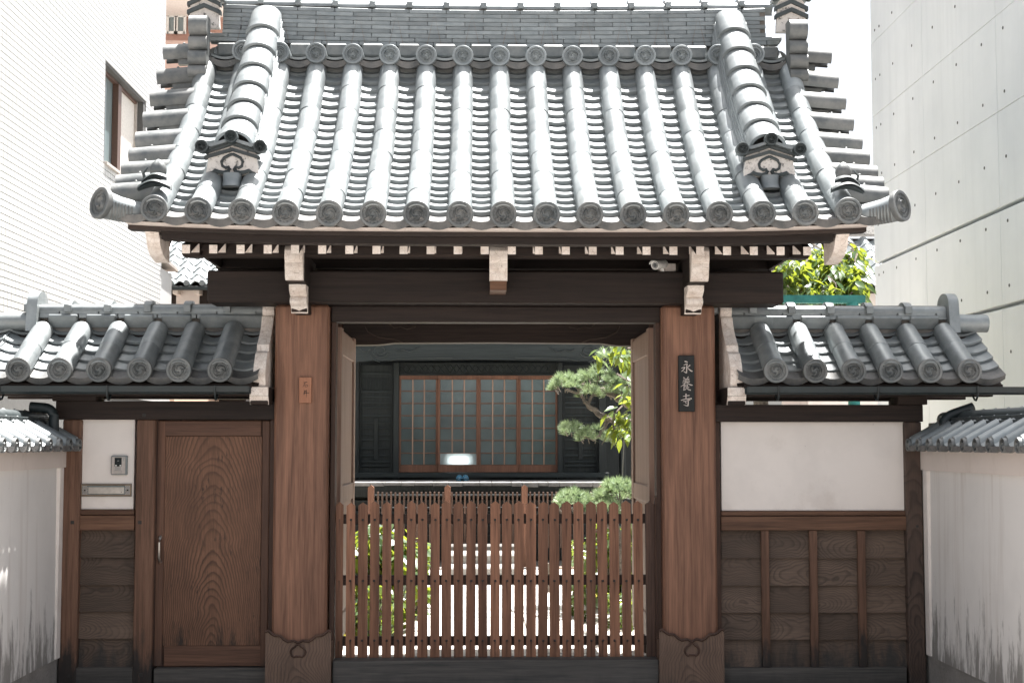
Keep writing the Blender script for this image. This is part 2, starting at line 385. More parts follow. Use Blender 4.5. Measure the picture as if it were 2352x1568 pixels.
def disc_mb(r=.080, th=.04, k=1.0):
    mb = MB()
    prof = [(r*.6, th), (r*.97, th), (r, th*.8), (r, .004), (r*.965, 0), (r*.80, 0), (r*.775, .011), (r*.60, .011), (r*.575, .004), (r*.55, .004), (r*.52, .013), (.001, .011)]
    mb.lathe(prof, 28, 'y')
    for i in range(16):
        a = 2*math.pi*i/16; c = Vector((r*.69*math.cos(a), .010, r*.69*math.sin(a))); q = r*.052
        mb.add([c + Vector((q,0,0)), c + Vector((0,0,q)), c + Vector((-q,0,0)), c + Vector((0,0,-q)), c + Vector((0,-q*1.0,0))], [(0,1,4),(1,2,4),(2,3,4),(3,0,4)])
    for t in range(3):
        pts = []
        for j in range(9):
            f = j/8; a = 2*math.pi*t/3 + .4 - f*2.5; rad = r*(.20 + .28*f**.8); wd = r*(.15*(1-f)**.7 + .012)*min(1, .35 + 2.6*f + .3)
            c = Vector((rad*math.cos(a), 0, rad*math.sin(a))); nn = Vector((math.cos(a), 0, math.sin(a)))
            pts.append((c - nn*wd + Vector((0,.012,0)), c + Vector((0,-.002,0)), c + nn*wd + Vector((0,.012,0))))
        mb.rings(pts, False, False, False)
        mb.add([pts[0][0], pts[0][1], pts[0][2], (pts[0][1] + Vector((.0,.006,0))) + (pts[0][1]-pts[1][1])*1.0], [(0,1,3),(1,2,3)])
    return mb
DISC = disc_mb().mesh('eave_disc', M['tile_worn'], 30)
DISC_S = disc_mb(.042, .05).mesh('small_disc', M['tile_worn'], 30)
def put_roll_column(parent, X, fz, y0, y1, meshes, tile_len, disc=True, sx=None):
    pass

# ------------------------------------------------------------------ the gate
gate = thing('temple_gate', 'wooden temple gate with big curved grey tiled roof over the picket barrier', 'gate', (0,0,0))
YE, YT, Z0 = Y(8.36), Y(10.03), 2.966
RUN = YT - YE
def sori(x): return .028*min(1.2, abs(x)/2.05)**3.5
def prof(y, x=0.0):
    t = (y - YE)/RUN
    return Z0 + RUN*(.53*t + .335*t*t) + sori(x)*(1 - .55*max(0, min(1, t)))
def slope(y):
    t = (y - YE)/RUN; return math.atan(.53 + .67*t)
PX = [.0255 + (i - 8)*.2566 for i in range(17)]

# sheathing under the tiles, both slopes
mb = MB(); ys = [YE + .05 + (RUN - .05)*k/10 for k in range(11)]; rows = []
for y in ys: rows.append([(x, y, prof(y, x) - .085) for x in (-2.12,-1.5,-.7,.0,.7,1.5,2.12)])
mb.rings(rows, False, False, False)
rows2 = [[(p[0], 2*YT - p[1] + .20, p[2]) for p in r] for r in rows][::-1]
mb.rings([rows[-1]] + rows2, False, False, False)
roof = part('roof', mb, M['beam_y'], gate)

# rear slope, out of sight: rolls and pans in one piece
mb = MB()
for X in PX:
    ring = []
    for k in range(11):
        y = YE + RUN*k/10; ring.append([(X + RR*math.cos(a), 2*YT + .2 - y, prof(y, X) + RR*math.sin(a)) for a in [R(-10 + 200*j/8) for j in range(9)]])
    mb.rings(ring, False, False, False)
rows3 = [[(p[0], p[1], p[2] + .03) for p in r] for r in rows2]; mb.rings(rows3, False, False, False)
part('rear_tile_slope', mb, M['tile'], gate, 40)['kind'] = 'stuff'

# pan tiles: 16 columns
PAN = pan_mesh(); EXP = .0975
def arc_rows():
    y, out = YE + .012, []
    while y < YT - .02:
        out.append(y); y += EXP*math.cos(slope(y))
    return out
ROWS = arc_rows(); extra = MB(); npan = 0
for r_, y in enumerate(ROWS):
    for i in range(16):
        x = (PX[i] + PX[i+1])/2
        rot = (slope(y) - .235 + rnd.uniform(-.012,.012), rnd.uniform(-.012,.012), rnd.uniform(-.012,.012))
        loc = (x + rnd.uniform(-.003,.003), y + rnd.uniform(-.002,.002), prof(y, x) - .022 + rnd.uniform(-.002,.002))
        if r_ == 0: continue
        if npan < 284:
            put('pan_tile', PAN, loc, roof, rot); npan += 1
        else:
            m = Matrix.Translation(loc) @ Euler(rot).to_matrix().to_4x4(); b = len(extra.v)
            extra.add([m @ v.co for v in PAN.vertices], [tuple(p.vertices) for p in PAN.polygons])
part('upper_pan_tiles', extra, M['tile'], roof, 30)['kind'] = 'stuff'
# decorated eave fronts and rolls with discs
FRONT = pan_mesh(.215, .16, .030, .010, .040, 'eave_front_tile', M['tile_worn'])
s = N('carved_tile_front'); n1 = s.noise(s.coord((1,1,1)), 60, 3, .5, 1.5); n2 = s.noise(s.coord((1,1,1)), 8, 4, .6)
s.bump(n1, .9, .004); M['carved'] = s.done(s.val(s.ramp(n2, [(.35, (.075,.078,.078)), (.65, (.16,.155,.148))]), .3), .6, 0, .5)
FRONT.materials[0] = M['carved']
for i in range(-1, 17):
    x = (PX[0] - .127) if i < 0 else (PX[16] + .127) if i == 16 else (PX[i] + PX[i+1])/2
    put('eave_front_tile', FRONT, (x, YE - .030, prof(YE, x) - .045), roof, (slope(YE) - .12, 0, rnd.uniform(-.01,.01)))
RL = .285; ROLL = roll_mesh(RL + .012); ROLL_S = roll_mesh(.16)
for i, X in enumerate(PX):
    put('eave_disc', DISC, (X, YE - .042, prof(YE, X) + .001), roof, (rnd.uniform(-.05,.03), rnd.uniform(-.3,.3), rnd.uniform(-.04,.04)))
    y = YE - .006
    while y < YT - .20:
        a = slope(y + .12)
        put('roll_tile', ROLL if y < YT - .32 else ROLL_S, (X + rnd.uniform(-.003,.003), y, prof(y, X) + rnd.uniform(-.001,.002)), roof, (math.atan2(prof(y + RL*math.cos(a), X) - prof(y, X), RL*math.cos(a)) + rnd.uniform(-.004,.004), 0, rnd.uniform(-.006,.006)))
        y += RL*math.cos(a)
# white mortar bed that shows under the eave discs
mb = MB(); n = 24
xs = [-2.20 + 4.41*k/n for k in range(n+1)]
mb.rings([[(x, YE + .012, prof(YE, x) - .088), (x, YE + .12, prof(YE, x) - .088), (x, YE + .12, prof(YE, x) - .05), (x, YE + .012, prof(YE, x) - .075)] for x in xs])
part('eave_bed', mb, M['bandplaster'], roof)

# ---- main ridge
RY = Y(10.05)
def rsag(x): return .030*(abs(x)/1.95)**2
ridge = part('main_ridge', MB().box((-1.96, RY + .045, 4.30), (1.96, RY + .26, 4.745)), M['mortar'], gate)
NOSHI = MB().box((-.1325, 0, 0), (.1325, .09, .0290), .003).mesh('ridge_tile', M['tile'])
NOSHI_H = MB().box((-.065, 0, 0), (.065, .09, .0290), .003).mesh('ridge_half_tile', M['tile'])
for r_ in range(9):
    z = 4.457 + r_*.0313; lim = 2.05 if r_ < 2 else 1.96; L = .2675
    x = -lim + (0 if r_ % 2 == 0 else -L/2)
    while x < lim - .01:
        x0, x1 = max(x, -lim), min(x + L, lim); full = (x1 - x0) > .22
        if x1 - x0 > .06:
            cx = (x0 + x1)/2
            o = put('ridge_tile', NOSHI if full else NOSHI_H, (cx, RY + r_*.0035 + rnd.uniform(0,.004), z + rsag(cx)), ridge, (rnd.uniform(-.06,-.02), -2*.03*cx/1.95**2, rnd.uniform(-.008,.008)))
            if not full: o.scale.x = (x1 - x0 - .004)/.13
        x += L
CAPT = MB(); ang = [R(-8 + 196*k/10) for k in range(11)]
CAPT.rings([[(x, .105*math.cos(a) + .12, .055*math.sin(a)) for a in ang] for x in (-.132, .132)], False, False, False)
CAPT = CAPT.mesh('ridge_cap_tile', M['tile'], 40)
BAND = MB(); BAND.rings([[(x, .125*math.cos(a) + .12, .075*math.sin(a)) for a in ang] for x in (-.02,.02)], False, True, True)
BAND.box((-.02, -.012, -.012), (.02, .03, .03), .003); BAND = BAND.mesh('ridge_band', M['tile'], 40)
for k in range(-7, 8):
    x = k*.2675 + .05
    if abs(x) < 1.95:
        put('ridge_cap_tile', CAPT, (x, RY + .03, 4.756 + rsag(x)), ridge); put('ridge_band', BAND, (x - .134, RY + .025, 4.760 + rsag(x)), ridge)
M['wire'] = flat('copper_wire', (.20,.11,.07), .5, .5)
for k in range(14):
    x = -1.80 + k*.272
    part('tie_wire', MB().tube([(x - .05, RY - .012, 4.47), (x, RY + .006, 4.70), (x + .05, RY - .012, 4.47)], .0012, 4), M['wire'], ridge)
# row of discs and hollow tiles under the ridge
RDISC = disc_mb(.0735, .24).mesh('ridge_disc', M['tile'], 30)
RFRONT = pan_mesh(.20, .20, .028, .006, .040, 'ridge_front_tile', M['carved']); RPLATE = pan_mesh(.195, .20, .026, .017, 0, 'ridge_plate', M['tile'])
MENDO = MB().box((-.075, 0, -.05), (.075, .05, .045), .012).mesh('ridge_infill', M['tile_worn'])
for i in range(17):
    X = PX[i]
    if 0 < i < 16:
        put('ridge_disc', RDISC, (X, Y(9.80), 4.326 + rsag(X)), ridge, (rnd.uniform(-.06,.0), rnd.uniform(-.4,.4), 0))
    if i < 16:
        x = (X + PX[i+1])/2
        put('ridge_front_tile', RFRONT, (x, Y(9.83), 4.285), ridge, (.05,0,0)); put('ridge_plate', RPLATE, (x, Y(9.85), 4.318), ridge, (.05,0,0))
        put('ridge_infill', MENDO, (x, Y(9.95), 4.405), ridge); put('ridge_infill', MENDO, (x, Y(9.90), 4.235), ridge)

# ---- gable ornament shape (used at the feet of the descending ridges and at the main ridge ends)
def ornament(name, parent, c, wd, ht, dp=.05, caps=True):
    """house-shaped end plate with two dark chevrons, a scroll and three small discs; c = middle of its foot, facing the street"""
    x, y, z = c; h2 = wd/2
    body = part(name, MB().prism([(x-h2, z), (x+h2, z), (x+h2*.88, z+ht*.62), (x, z+ht*.92), (x-h2*.88, z+ht*.62)], y, y + dp, 'y'), M['oldpaint'], parent)
    def strip(zl, zc, th, over, pr):
        return MB().prism([(x-h2*over, z+ht*zl), (x, z+ht*zc), (x+h2*over, z+ht*zl), (x+h2*over, z+ht*(zl+th)), (x, z+ht*(zc+th)), (x-h2*over, z+ht*(zl+th))], y - pr, y + dp*.6, 'y')
    return body, strip
def ornament_full(name, parent, c, wd, ht, caps=True, scroll=True):
    """joined carved faces stay parts of the ridge they close"""
    x, y, z = c; h2 = wd/2
    body, strip = ornament(name, parent, c, wd, ht)
    part('chevron', strip(*((.40, .62, .085, 1.05, .022) if scroll else (.27, .42, .085, 1.10, .022))), M['tile_dark'], parent)
    part('chevron', strip(*((.545, .775, .085, 1.0, .018) if scroll else (.44, .60, .085, 1.10, .02))), M['tile_dark'], parent)
    if scroll:
        for sg in (-1, 1):
            pts = [(0,.545),(-.16,.50),(-.34,.44),(-.44,.34),(-.40,.22),(-.26,.17),(-.14,.20),(-.10,.14),(-.16,.07),(-.34,.04),(-.55,.06),(-.70,.10),(-.80,.05),(-.94,.04)]
            part('scroll', MB().tube([(x + sg*p[0]*h2*.92, y - .004, z + p[1]*ht) for p in pts], [wd*.030]*7 + [wd*.042]*5 + [wd*.03, wd*.016], 6), M['tile_dark'], parent, 50)
    if caps:
        cr = wd*.125; mb = MB(); top_ = []
        for k in range(13):
            f = k/12*2 - 1; zz = z + ht*(.98 - .26*abs(f)**.8 + .06*(abs(f) > .8)); top_.append((x + f*h2*1.12, zz))
        poly = top_ + [(p[0], p[1] - ht*.085) for p in top_[::-1]]
        part('ornament_cap', mb.prism(poly, y - .055, y + .16, 'y'), M['tile'], parent, 50)
        sm = disc_mb(cr, .06).mesh('ornament_disc', M['tile_dark'], 30)
        for dx, dz in ((-1.10, .70), (0, .97), (1.10, .70)):
            put('ornament_disc', sm, (x + dx*h2, y - .075, z + dz*ht), parent)
    return body

# ---- descending ridges
def descending(sg):
    xc = .0255 + sg*1.668
    y0, y1 = Y(8.80), YT
    core = MB(); rs = []
    for k in range(9):
        y = y0 + (y1 - y0)*k/8; z = prof(y, xc); rs.append([(xc-.095, y, z+.0), (xc+.095, y, z+.0), (xc+.085, y, z+.235), (xc-.085, y, z+.235)])
    core.rings(rs); dr = part('descending_ridge', core, M['mortar'], gate)
    # five courses of flat tiles each side
    L = .262
    for side in (-1, 1):
        for r_ in range(5):
            y = y0 + (-.02 if r_ % 2 else -L*.5*.75); hgt = .068 + r_*.0335; out = .128 - r_*.0060
            while y < y1 - .02:
                ya = max(y, y0 - .01); a = slope(ya + .1); yb = min(y + L*math.cos(a), y1 + .02)
                n_ = Vector((0, -math.sin(a), math.cos(a)))
                p = Vector((xc + side*out, ya, prof(ya, xc))) + Vector((0,0,hgt))
                ln = (yb - ya)/math.cos(a)
                me = COURSE; o = put('course_tile', me, p, dr, (math.atan2(prof(yb, xc) - prof(ya, xc), yb - ya), 0, rnd.uniform(-.004,.004)))
                o.scale = (side, (ln + .0)/.245, 1)
                y = yb
    # cover rolls
    y = y0 - .03; L = .252
    while y < y1 - .03:
        a = slope(y + .09); p = Vector((xc, y, prof(y, xc) + .235))
        put('cover_tile', COVER, p, dr, (math.atan2(prof(y + L*math.cos(a), xc) - prof(y, xc), L*math.cos(a)) - .06, 0, rnd.uniform(-.008,.008)))
        y += L*math.cos(a)
    y = Y(8.73); zb = prof(y, xc) + .072
    ornament_full('ridge_end_plate', dr, (xc, y, zb), .325, .232)
    # little tongue tile under the plate
    part('tongue_tile', MB().rings([[(xc + .056*math.cos(a), y - .005 + .05*math.sin(a) - .03*(zz < -.05), zb + zz) for a in [R(180 + 180*k/10) for k in range(11)]] for zz in (.005, -.045, -.082)], False, False, False).prism([(xc - .056, zb - .082), (xc + .056, zb - .082), (xc + .056, zb), (xc - .056, zb)], y - .004, y + .05, 'y'), M['tile'], dr, 40)
COURSE = MB().box((-.06, 0, 0), (.010, .245, .0285), .003).mesh('course_tile', M['tile'])
COVER = MB(); ang2 = [R(-14 + 208*k/14) for k in range(15)]
rg = lambda rx, rz, y, dz=0: [(rx*math.cos(a), y, rz*math.sin(a) + dz) for a in ang2]
COVER.rings([rg(.100,.080,0), rg(.118,.098,0), rg(.120,.100,.005), rg(.109,.088,.275)], False, False, False)
COVER = COVER.mesh('cover_tile', M['tile'], 40)
descending(-1); descending(1)

# ---- ends of the main ridge and the verges
VR = MB(); angv = [R(-40 + 260*k/12) for k in range(13)]
VR.rings([[(x, .073*math.cos(a), .073*math.sin(a)) for a in angv] for x in (0, .30)], False, False, False)
VR.rings([[(.30, .073*math.cos(a), .073*math.sin(a)) for a in angv], [(.30, .056*math.cos(a), .056*math.sin(a)) for a in angv], [(.25, .056*math.cos(a), .056*math.sin(a)) for a in angv]], False, False, False)
VR.box((.0, .0, -.085), (.20, .045, -.045)); VR.lathe([(.010, .03), (.010, .079), (.004, .084)], 8, 'z', (.16, 0, 0))
VR = VR.mesh('verge_roll', M['tile_worn'], 40)
for sg in (-1, 1):
    X0 = PX[0] if sg < 0 else PX[16]
    for k, (dv, dz) in enumerate(((8.65,0),(8.75,.010),(8.88,.016),(9.055,.016),(9.22,.016),(9.42,.016),(9.61,.016),(9.80,.016),(9.98,.030))):
        yv = Y(dv)
        put('verge_roll', VR, (X0 + sg*.02, yv, prof(yv, X0) - .012 + dz), roof, (0, R(4.5 + rnd.uniform(-1,1)), R(180) if sg < 0 else 0))
    # wave-shaped fin at the ridge end
    pr = []
    yb = Y(9.83)
    for zc, rr, yy in ((4.510, .072, -.105), (4.385, .050, -.115), (4.280, .052, -.120), (4.182, .044, -.126)):
        for k in range(7):
            a = R(90 + 180*k/6); pr.append((yb + yy + .03 + rr*.9*math.cos(a), zc + rr*math.sin(a)))
    pr += [(yb, 4.13), (yb + .02, 4.58)]
    fx = X0 + sg*.038
    part('ridge_end_fin', MB().prism(pr, fx - .063, fx + .063, 'x'), M['tile_worn'], ridge, 50)
    ornament_full('ridge_end_plate', ridge, (X0 + sg*.030, Y(9.90), 4.54), .215, .34, True, False)
    # upturned corner roll
    zc_ = prof(YE, X0)
    mb = MB(); P = [(X0 + sg*.02, YE + .08, zc_ - .015), (X0 + sg*.12, YE + .055, zc_ - .012), (X0 + sg*.22, YE + .015, zc_ + .004), (X0 + sg*.30, YE - .03, zc_ + .026)]
    mb.tube(P, [.060, .066, .074, .084], 18); part('corner_roll', mb, M['tile'], roof, 50)
    put('corner_disc', disc_mb(.096, .035).mesh('corner_disc', M['tile_worn'], 30), (X0 + sg*.318, YE - .052, zc_ + .032), roof, (R(-8), 0, R(sg*42)))
    ax_ = (Vector(P[3]) - Vector(P[1])).normalized(); sd_ = Vector((ax_.y, -ax_.x, 0)).normalized()*(-1 if sg > 0 else 1)*-1
    sd_ = sd_ if sd_.y < 0 else -sd_; up_ = Vector((0,0,1))
    for k in range(7):
        f = .22 + k*.095; c = Vector(P[1]).lerp(Vector(P[3]), f); rr = .066 + .018*f
        pts = [c + sd_*math.cos(a)*rr - up_*math.sin(a)*rr for a in [R(-12 + 120*j/8) for j in range(9)]]
        part('corner_rib', MB().tube(pts, .0045, 5), M['tile_worn'], roof, 50)
    # peach on a leaf
    px, py = X0 + sg*.020, YE + .15; pz = prof(py, px) + .098
    mb = MB(); prs = [(.002, 0), (.030, .010), (.047, .036), (.051, .066), (.043, .094), (.024, .116), (.004, .128)]; ring = []
    for rr, h in prs:
        ring.append([(px + rr*(1 - .22*max(0, math.cos(t_ + 1.57))**8)*math.cos(t_), py + rr*(1 - .22*max(0, math.cos(t_ + 1.57))**8)*math.sin(t_), pz + .02 + h) for t_ in [2*math.pi*k/28 for k in range(28)]])
    mb.rings(ring); part('peach_finial', mb, M['tile_worn'], roof, 60)
    def leafp(name, x0, x1, yc, hw, zc, arch, tw):
        g = []
        for j_ in range(10):
            f = j_/9; wv = hw*(.12 + math.sin(math.pi*min(1, f*.95 + .03))**.8)
            g.append([(x0 + (x1 - x0)*f, yc - .03*f + (k-3)/3*wv, zc + arch*math.sin(f*math.pi) - tw*f - .35*hw*((k-3)/3)**2 + .004*(k % 2)) for k in range(7)])
        mb = MB(); mb.rings(g, False, False, False); mb.rings([[(p[0], p[1], p[2] - .014) for p in r] for r in g], False, False, False)
        mb.rings([g[0], [(p[0], p[1], p[2] - .014) for p in g[0]]], False, False, False)
        part(name, mb, M['tile_dark'], roof, 60)
    leafp('peach_leaf', px + sg*.085, px - sg*.075, py - .055, .045, pz + .008, .03, -.022)
    leafp('peach_leaf', px + sg*.10, px - sg*.105, py - .085, .050, pz - .030, .035, .0)
    part('peach_stalk', MB().tube([(px + sg*.06, py - .05, pz + .0), (px + sg*.075, py - .06, pz + .05), (px + sg*.05, py - .06, pz + .085)], [.012,.009,.005], 6), M['tile_dark'], roof, 60)

# ---- timber under the eave
def curved_board(name, x0, x1, ya, yb, za, zb, mat, par, n=14):
    mb = MB(); rs = []
    for k in range(n+1):
        x = x0 + (x1-x0)*k/n; q = sori(x); rs.append([(x, ya, za+q), (x, yb, za+q), (x, yb, zb+q), (x, ya, zb+q)])
    mb.rings(rs); return part(name, mb, mat, par)
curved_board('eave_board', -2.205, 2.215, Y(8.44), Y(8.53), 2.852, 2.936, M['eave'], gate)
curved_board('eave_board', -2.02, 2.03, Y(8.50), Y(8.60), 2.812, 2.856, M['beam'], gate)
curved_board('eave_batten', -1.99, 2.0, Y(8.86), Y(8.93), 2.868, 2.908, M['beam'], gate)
# soffit boards and hidden underside
mb = MB(); mb.add([(-2.05, Y(8.55), 2.87), (2.05, Y(8.55), 2.87), (2.05, Y(9.4), 3.14), (-2.05, Y(9.4), 3.14)], [(0,1,2,3)])
part('soffit', mb, M['beam_y'], gate)
for i in range(24):
    x = -1.892 + i*.1645
    # flying rafter
    a = .36; yf = Y(8.60)
    r_ = part('flying_rafter', MB().prism([(yf, 2.766), (yf, 2.816), (yf + .55, 2.816 + .55*a), (yf + .55, 2.766 + .55*a)], x - .0235, x + .0235, 'x'), M['beam_y'], gate)
    part('painted_end', MB().box((x - .0245, yf - .004, 2.7645), (x + .0245, yf + .0, 2.8175), .0015), M['paint'], r_)
    # base rafter
    yb = Y(8.89); a = .50
    r_ = part('base_rafter', MB().prism([(yb, 2.810), (yb, 2.862), (yb + 1.1, 2.862 + 1.1*a), (yb + 1.1, 2.810 + 1.1*a)], x - .024, x + .024, 'x'), M['beam_y'], gate)
    part('painted_end', MB().box((x - .025, yb - .004, 2.8085), (x + .025, yb, 2.8635), .0015), M['paint'], r_)
# purlin carrying the rafters, on the bracket arms
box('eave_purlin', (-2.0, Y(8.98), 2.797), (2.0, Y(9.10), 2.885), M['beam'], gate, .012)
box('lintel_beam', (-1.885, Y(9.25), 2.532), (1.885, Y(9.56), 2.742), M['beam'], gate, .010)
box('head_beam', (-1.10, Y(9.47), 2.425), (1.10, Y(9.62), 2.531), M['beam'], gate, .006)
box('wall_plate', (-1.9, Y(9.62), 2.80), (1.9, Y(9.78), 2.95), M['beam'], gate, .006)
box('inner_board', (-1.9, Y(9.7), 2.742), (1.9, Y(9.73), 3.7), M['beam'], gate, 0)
# carved noses
def nose(name, par, xc, wd, front, yback, mat, crease=.012, base=None):
    """front = (y, z) points from top to bottom; the face is folded along its middle"""
    mb = MB(); n = len(front); h = wd/2
    vs = [(xc - h, y, z) for y, z in front] + [(xc, y - crease, z) for y, z in front] + [(xc + h, y, z) for y, z in front]
    vs += [(xc - h, yback, z) for y, z in front] + [(xc + h, yback, z) for y, z in front]
    fs = []
    for i in range(n - 1):
        fs += [(i, i+1, n+i+1, n+i), (n+i, n+i+1, 2*n+i+1, 2*n+i), (3*n+i, 3*n+i+1, i+1, i), (2*n+i, 2*n+i+1, 4*n+i+1, 4*n+i)]
    fs += [(0, n, 2*n, 4*n, 3*n), (n-1, 3*n-1, 5*n-1, 4*n-1)]
    fs[-1] = (n-1, 2*n-1, 3*n-1, 5*n-1, 4*n-1)
    mb.add(vs, fs); return part(name, mb, mat, par, 28)
def arc(y0, z0, y1, z1, bul, n=5):
    out = []
    for k in range(n + 1):
        f = k/n; b = bul*math.sin(math.pi*f); out.append((y0 + (y1-y0)*f - b, z0 + (z1-z0)*f - b*.15))
    return out
for xc in (-1.275, .005, 1.275):
    arm = box('bracket_arm', (xc - .054, Y(8.93), 2.634), (xc + .054, Y(10.3), 2.83), M['beam_y'], gate, .004)
    nose('painted_nose', arm, xc, .112, arc(Y(8.875), 2.85, Y(8.85), 2.805, .012, 3)[:-1] + arc(Y(8.85), 2.805, Y(8.865), 2.745, .012, 3)[:-1] + arc(Y(8.865), 2.745, Y(8.875), 2.695, .008, 3)[:-1] + arc(Y(8.875), 2.695, Y(8.90), 2.638, .008, 3), Y(8.935), M['paint'], .010)
    if xc != .005:
        lb = box('bracket_block', (xc - .050, Y(9.16), 2.462), (xc + .050, Y(9.42), 2.633), M['beam_y'], gate, .003)
        nose('painted_nose', lb, xc, .106, [(Y(9.05), 2.628)] + arc(Y(9.05), 2.622, Y(9.10), 2.572, .018, 4) + [(Y(9.125), 2.558)] + arc(Y(9.105), 2.548, Y(9.15), 2.497, .030, 5) + [(Y(9.17), 2.478), (Y(9.185), 2.455)], Y(9.20), M['paint'], .016)
    else:
        part('arm_foot', MB().prism([(Y(8.91), 2.636), (Y(8.96), 2.585), (Y(9.3), 2.585), (Y(9.3), 2.636)], xc - .052, xc + .052, 'x'), M['rail'], arm)
# bargeboards with painted noses
for sg in (-1, 1):
    xb = sg*2.085 + .005
    fr = arc(Y(8.50), 2.905, Y(8.535), 2.862, .006, 3) + arc(Y(8.545), 2.852, Y(8.60), 2.785, .012, 4)[:-1] + arc(Y(8.60), 2.785, Y(8.80), 2.735, .030, 5)
    body = [(y, z) for y, z in fr]; up = []
    for k in range(7):
        y = Y(8.84) + (YT - Y(8.84))*k/6; up.append((y, prof(y, xb) - .46 + .14*(k/6)))
    for k in range(9):
        y = YT - (YT - Y(8.50))*k/8; up.append((y, prof(y, xb) - .10))
    bb = part('bargeboard', MB().prism([(y + .012, z) for y, z in body] + up, xb - .038, xb + .038, 'x'), M['beam_y'], gate)
    nose('painted_nose', bb, xb, .080, fr, Y(8.83), M['paint'], .008)
    part('gable_board', MB().prism([(Y(8.95), 2.80), (YT, 3.95), (2*YT + .2 - Y(8.95), 2.80)], sg*1.86, sg*1.88, 'x'), M['beam'], gate)

# ---- pillars
for sg in (-1, 1):
    xc = sg*1.280 - .004
    p = box('pillar', (xc - .178, 0.0, .02), (xc + .178, .34, 2.531), M['pillar'], gate, .014)
    # carved sleeve round the foot: scalloped upper edge over a plain block
    edge = [(-.212, .395), (-.195, .405), (-.172, .385), (-.150, .372), (-.115, .370), (-.088, .345), (-.066, .333), (-.030, .340), (0, .325)]
    edge = edge + [(-a, b) for a, b in edge[-2::-1]]
    mb = MB().prism([(xc - .212, 0), (xc + .212, 0)] + [(xc + a, b) for a, b in edge[::-1]], -.035, -.008, 'y')
    mb.box((xc - .212, -.0079, 0), (xc + .212, .36, .33))
    f = part('pillar_foot', mb, M['foot'], p)
    part('foot_edge', MB().tube([(xc + a*1.0, -.036, b + .004) for a, b in edge], .0095, 6), M['nail'] if False else M['jamb'], p, 50)
    ht = []
    for k in range(25):
        a = 2*math.pi*k/24; r_ = .047*(1 - .12*math.sin(a)) ; ht.append((xc + r_*math.cos(a)*1.0, -.036, .275 + r_*.8*math.sin(a) + (.012 if abs(k-6) < 2 else 0) + (.010 if abs(k-18) < 1.5 else 0)))
    part('foot_heart', MB().tube(ht, .0075, 6), M['jamb'], p, 50)
    # rear pillar and tie
    box('rear_pillar', (xc - .13 + sg*.02, Y(11.1), 0), (xc + .13 + sg*.02, Y(11.36), 2.75), M['jamb'], gate, .01)
    box('side_tie', (xc - .05, Y(9.74), 2.28), (xc + .05, Y(11.1), 2.42), M['beam_y'], gate, .005)
    box('door_stop', (sg*1.098, Y(9.48), .21), (sg*1.068, Y(9.60), 2.424), M['jamb'], gate, .003)
# threshold with stone pads
th = box('threshold', (-1.065, Y(9.40), .052), (1.065, Y(9.60), .208), M['sill'], gate, .006)
for a, b in ((-.95, -.60), (.10, .70)):
    box('threshold_stone', (a, Y(9.36), 0.0), (b, Y(9.6), .05), M['stone'], gate, .006)
box('threshold_stone', (-.45, Y(9.42), 0.0), (-.02, Y(9.6), .05), M['stone'], gate, .006)
# rear beam with carved clouds
def cloud(par, pts, y, r=.008, mat=None):
    part('carving', MB().tube([(a, y, b) for a, b in pts], r, 6), mat or M['carvwood'], par, 60)
M['carvwood'] = wood('carved_relief_timber', (.06,.045,.037), (.10,.075,.060), 'x', .1)
yr = Y(11.08)
bz = lambda u, v, d=11.08: (lambda p: (p.x, p.z))(at(u, v, d))
lowpts = [bz(790, 792), bz(870, 791), bz(905, 787), bz(1140, 786), bz(1380, 788), bz(1415, 793), bz(1490, 794)]
rb = part('rear_beam', MB().prism(lowpts + [bz(1490, 700), bz(790, 700)], yr, yr + .16, 'y'), M['beam'], gate)
for mir in (0, 1):
    q = lambda a, b: bz(a if not mir else 2262 - a, b, 11.06)
    cloud(rb, [q(838, 748), q(845, 762), q(870, 774), q(905, 778), q(925, 786)], yr - .004, .006)
    cloud(rb, [q(895, 744), q(905, 752), q(920, 750), q(935, 755), q(955, 750)], yr - .004, .006)
# open door leaves
for sg in (-1, 1):
    xi = sg*1.085
    lf = box('door_leaf', (xi, Y(9.92), .24), (xi + sg*.035, Y(11.0), 2.42), M['leaf'], gate, .003)
    for y0_, y1_ in ((Y(9.90), Y(10.02)), (Y(10.92), Y(11.04))):
        box('leaf_stile', (xi - sg*.016, y0_, .22), (xi + sg*.045, y1_, 2.425), M['leaf'], lf, .004)
    for z0_, z1_ in ((.26, .42), (1.2, 1.32), (2.24, 2.40)):
        box('leaf_rail', (xi - sg*.013, Y(10.021), z0_), (xi + sg*.04, Y(10.919), z1_), M['leaf'], lf, .004)
# ------------------------------------------------------------------ wing walls beside the gate
def strokes(par, name, items, place, th, mat, lab=None):
    """brush strokes: each is a list of (x, y, width); place maps drawing coordinates to (x, z)"""
    for st in items:
        mb = MB(); rows = []
        for i, (a, b, wd) in enumerate(st):
            p0 = st[max(i-1, 0)]; p1 = st[min(i+1, len(st)-1)]
            dx, dy = p1[0]-p0[0], p1[1]-p0[1]; ln = math.hypot(dx, dy) or 1; nx, ny = -dy/ln*wd/2, dx/ln*wd/2
            rows.append((place(a+nx, b+ny), place(a-nx, b-ny)))
        y = place.y
        rs = [[(l[0], y, l[1]), (l[0], y - th, l[1]), (r[0], y - th, r[1]), (r[0], y, r[1])] for l, r in rows]
        mb.rings(rs); part(name, mb, mat, par)

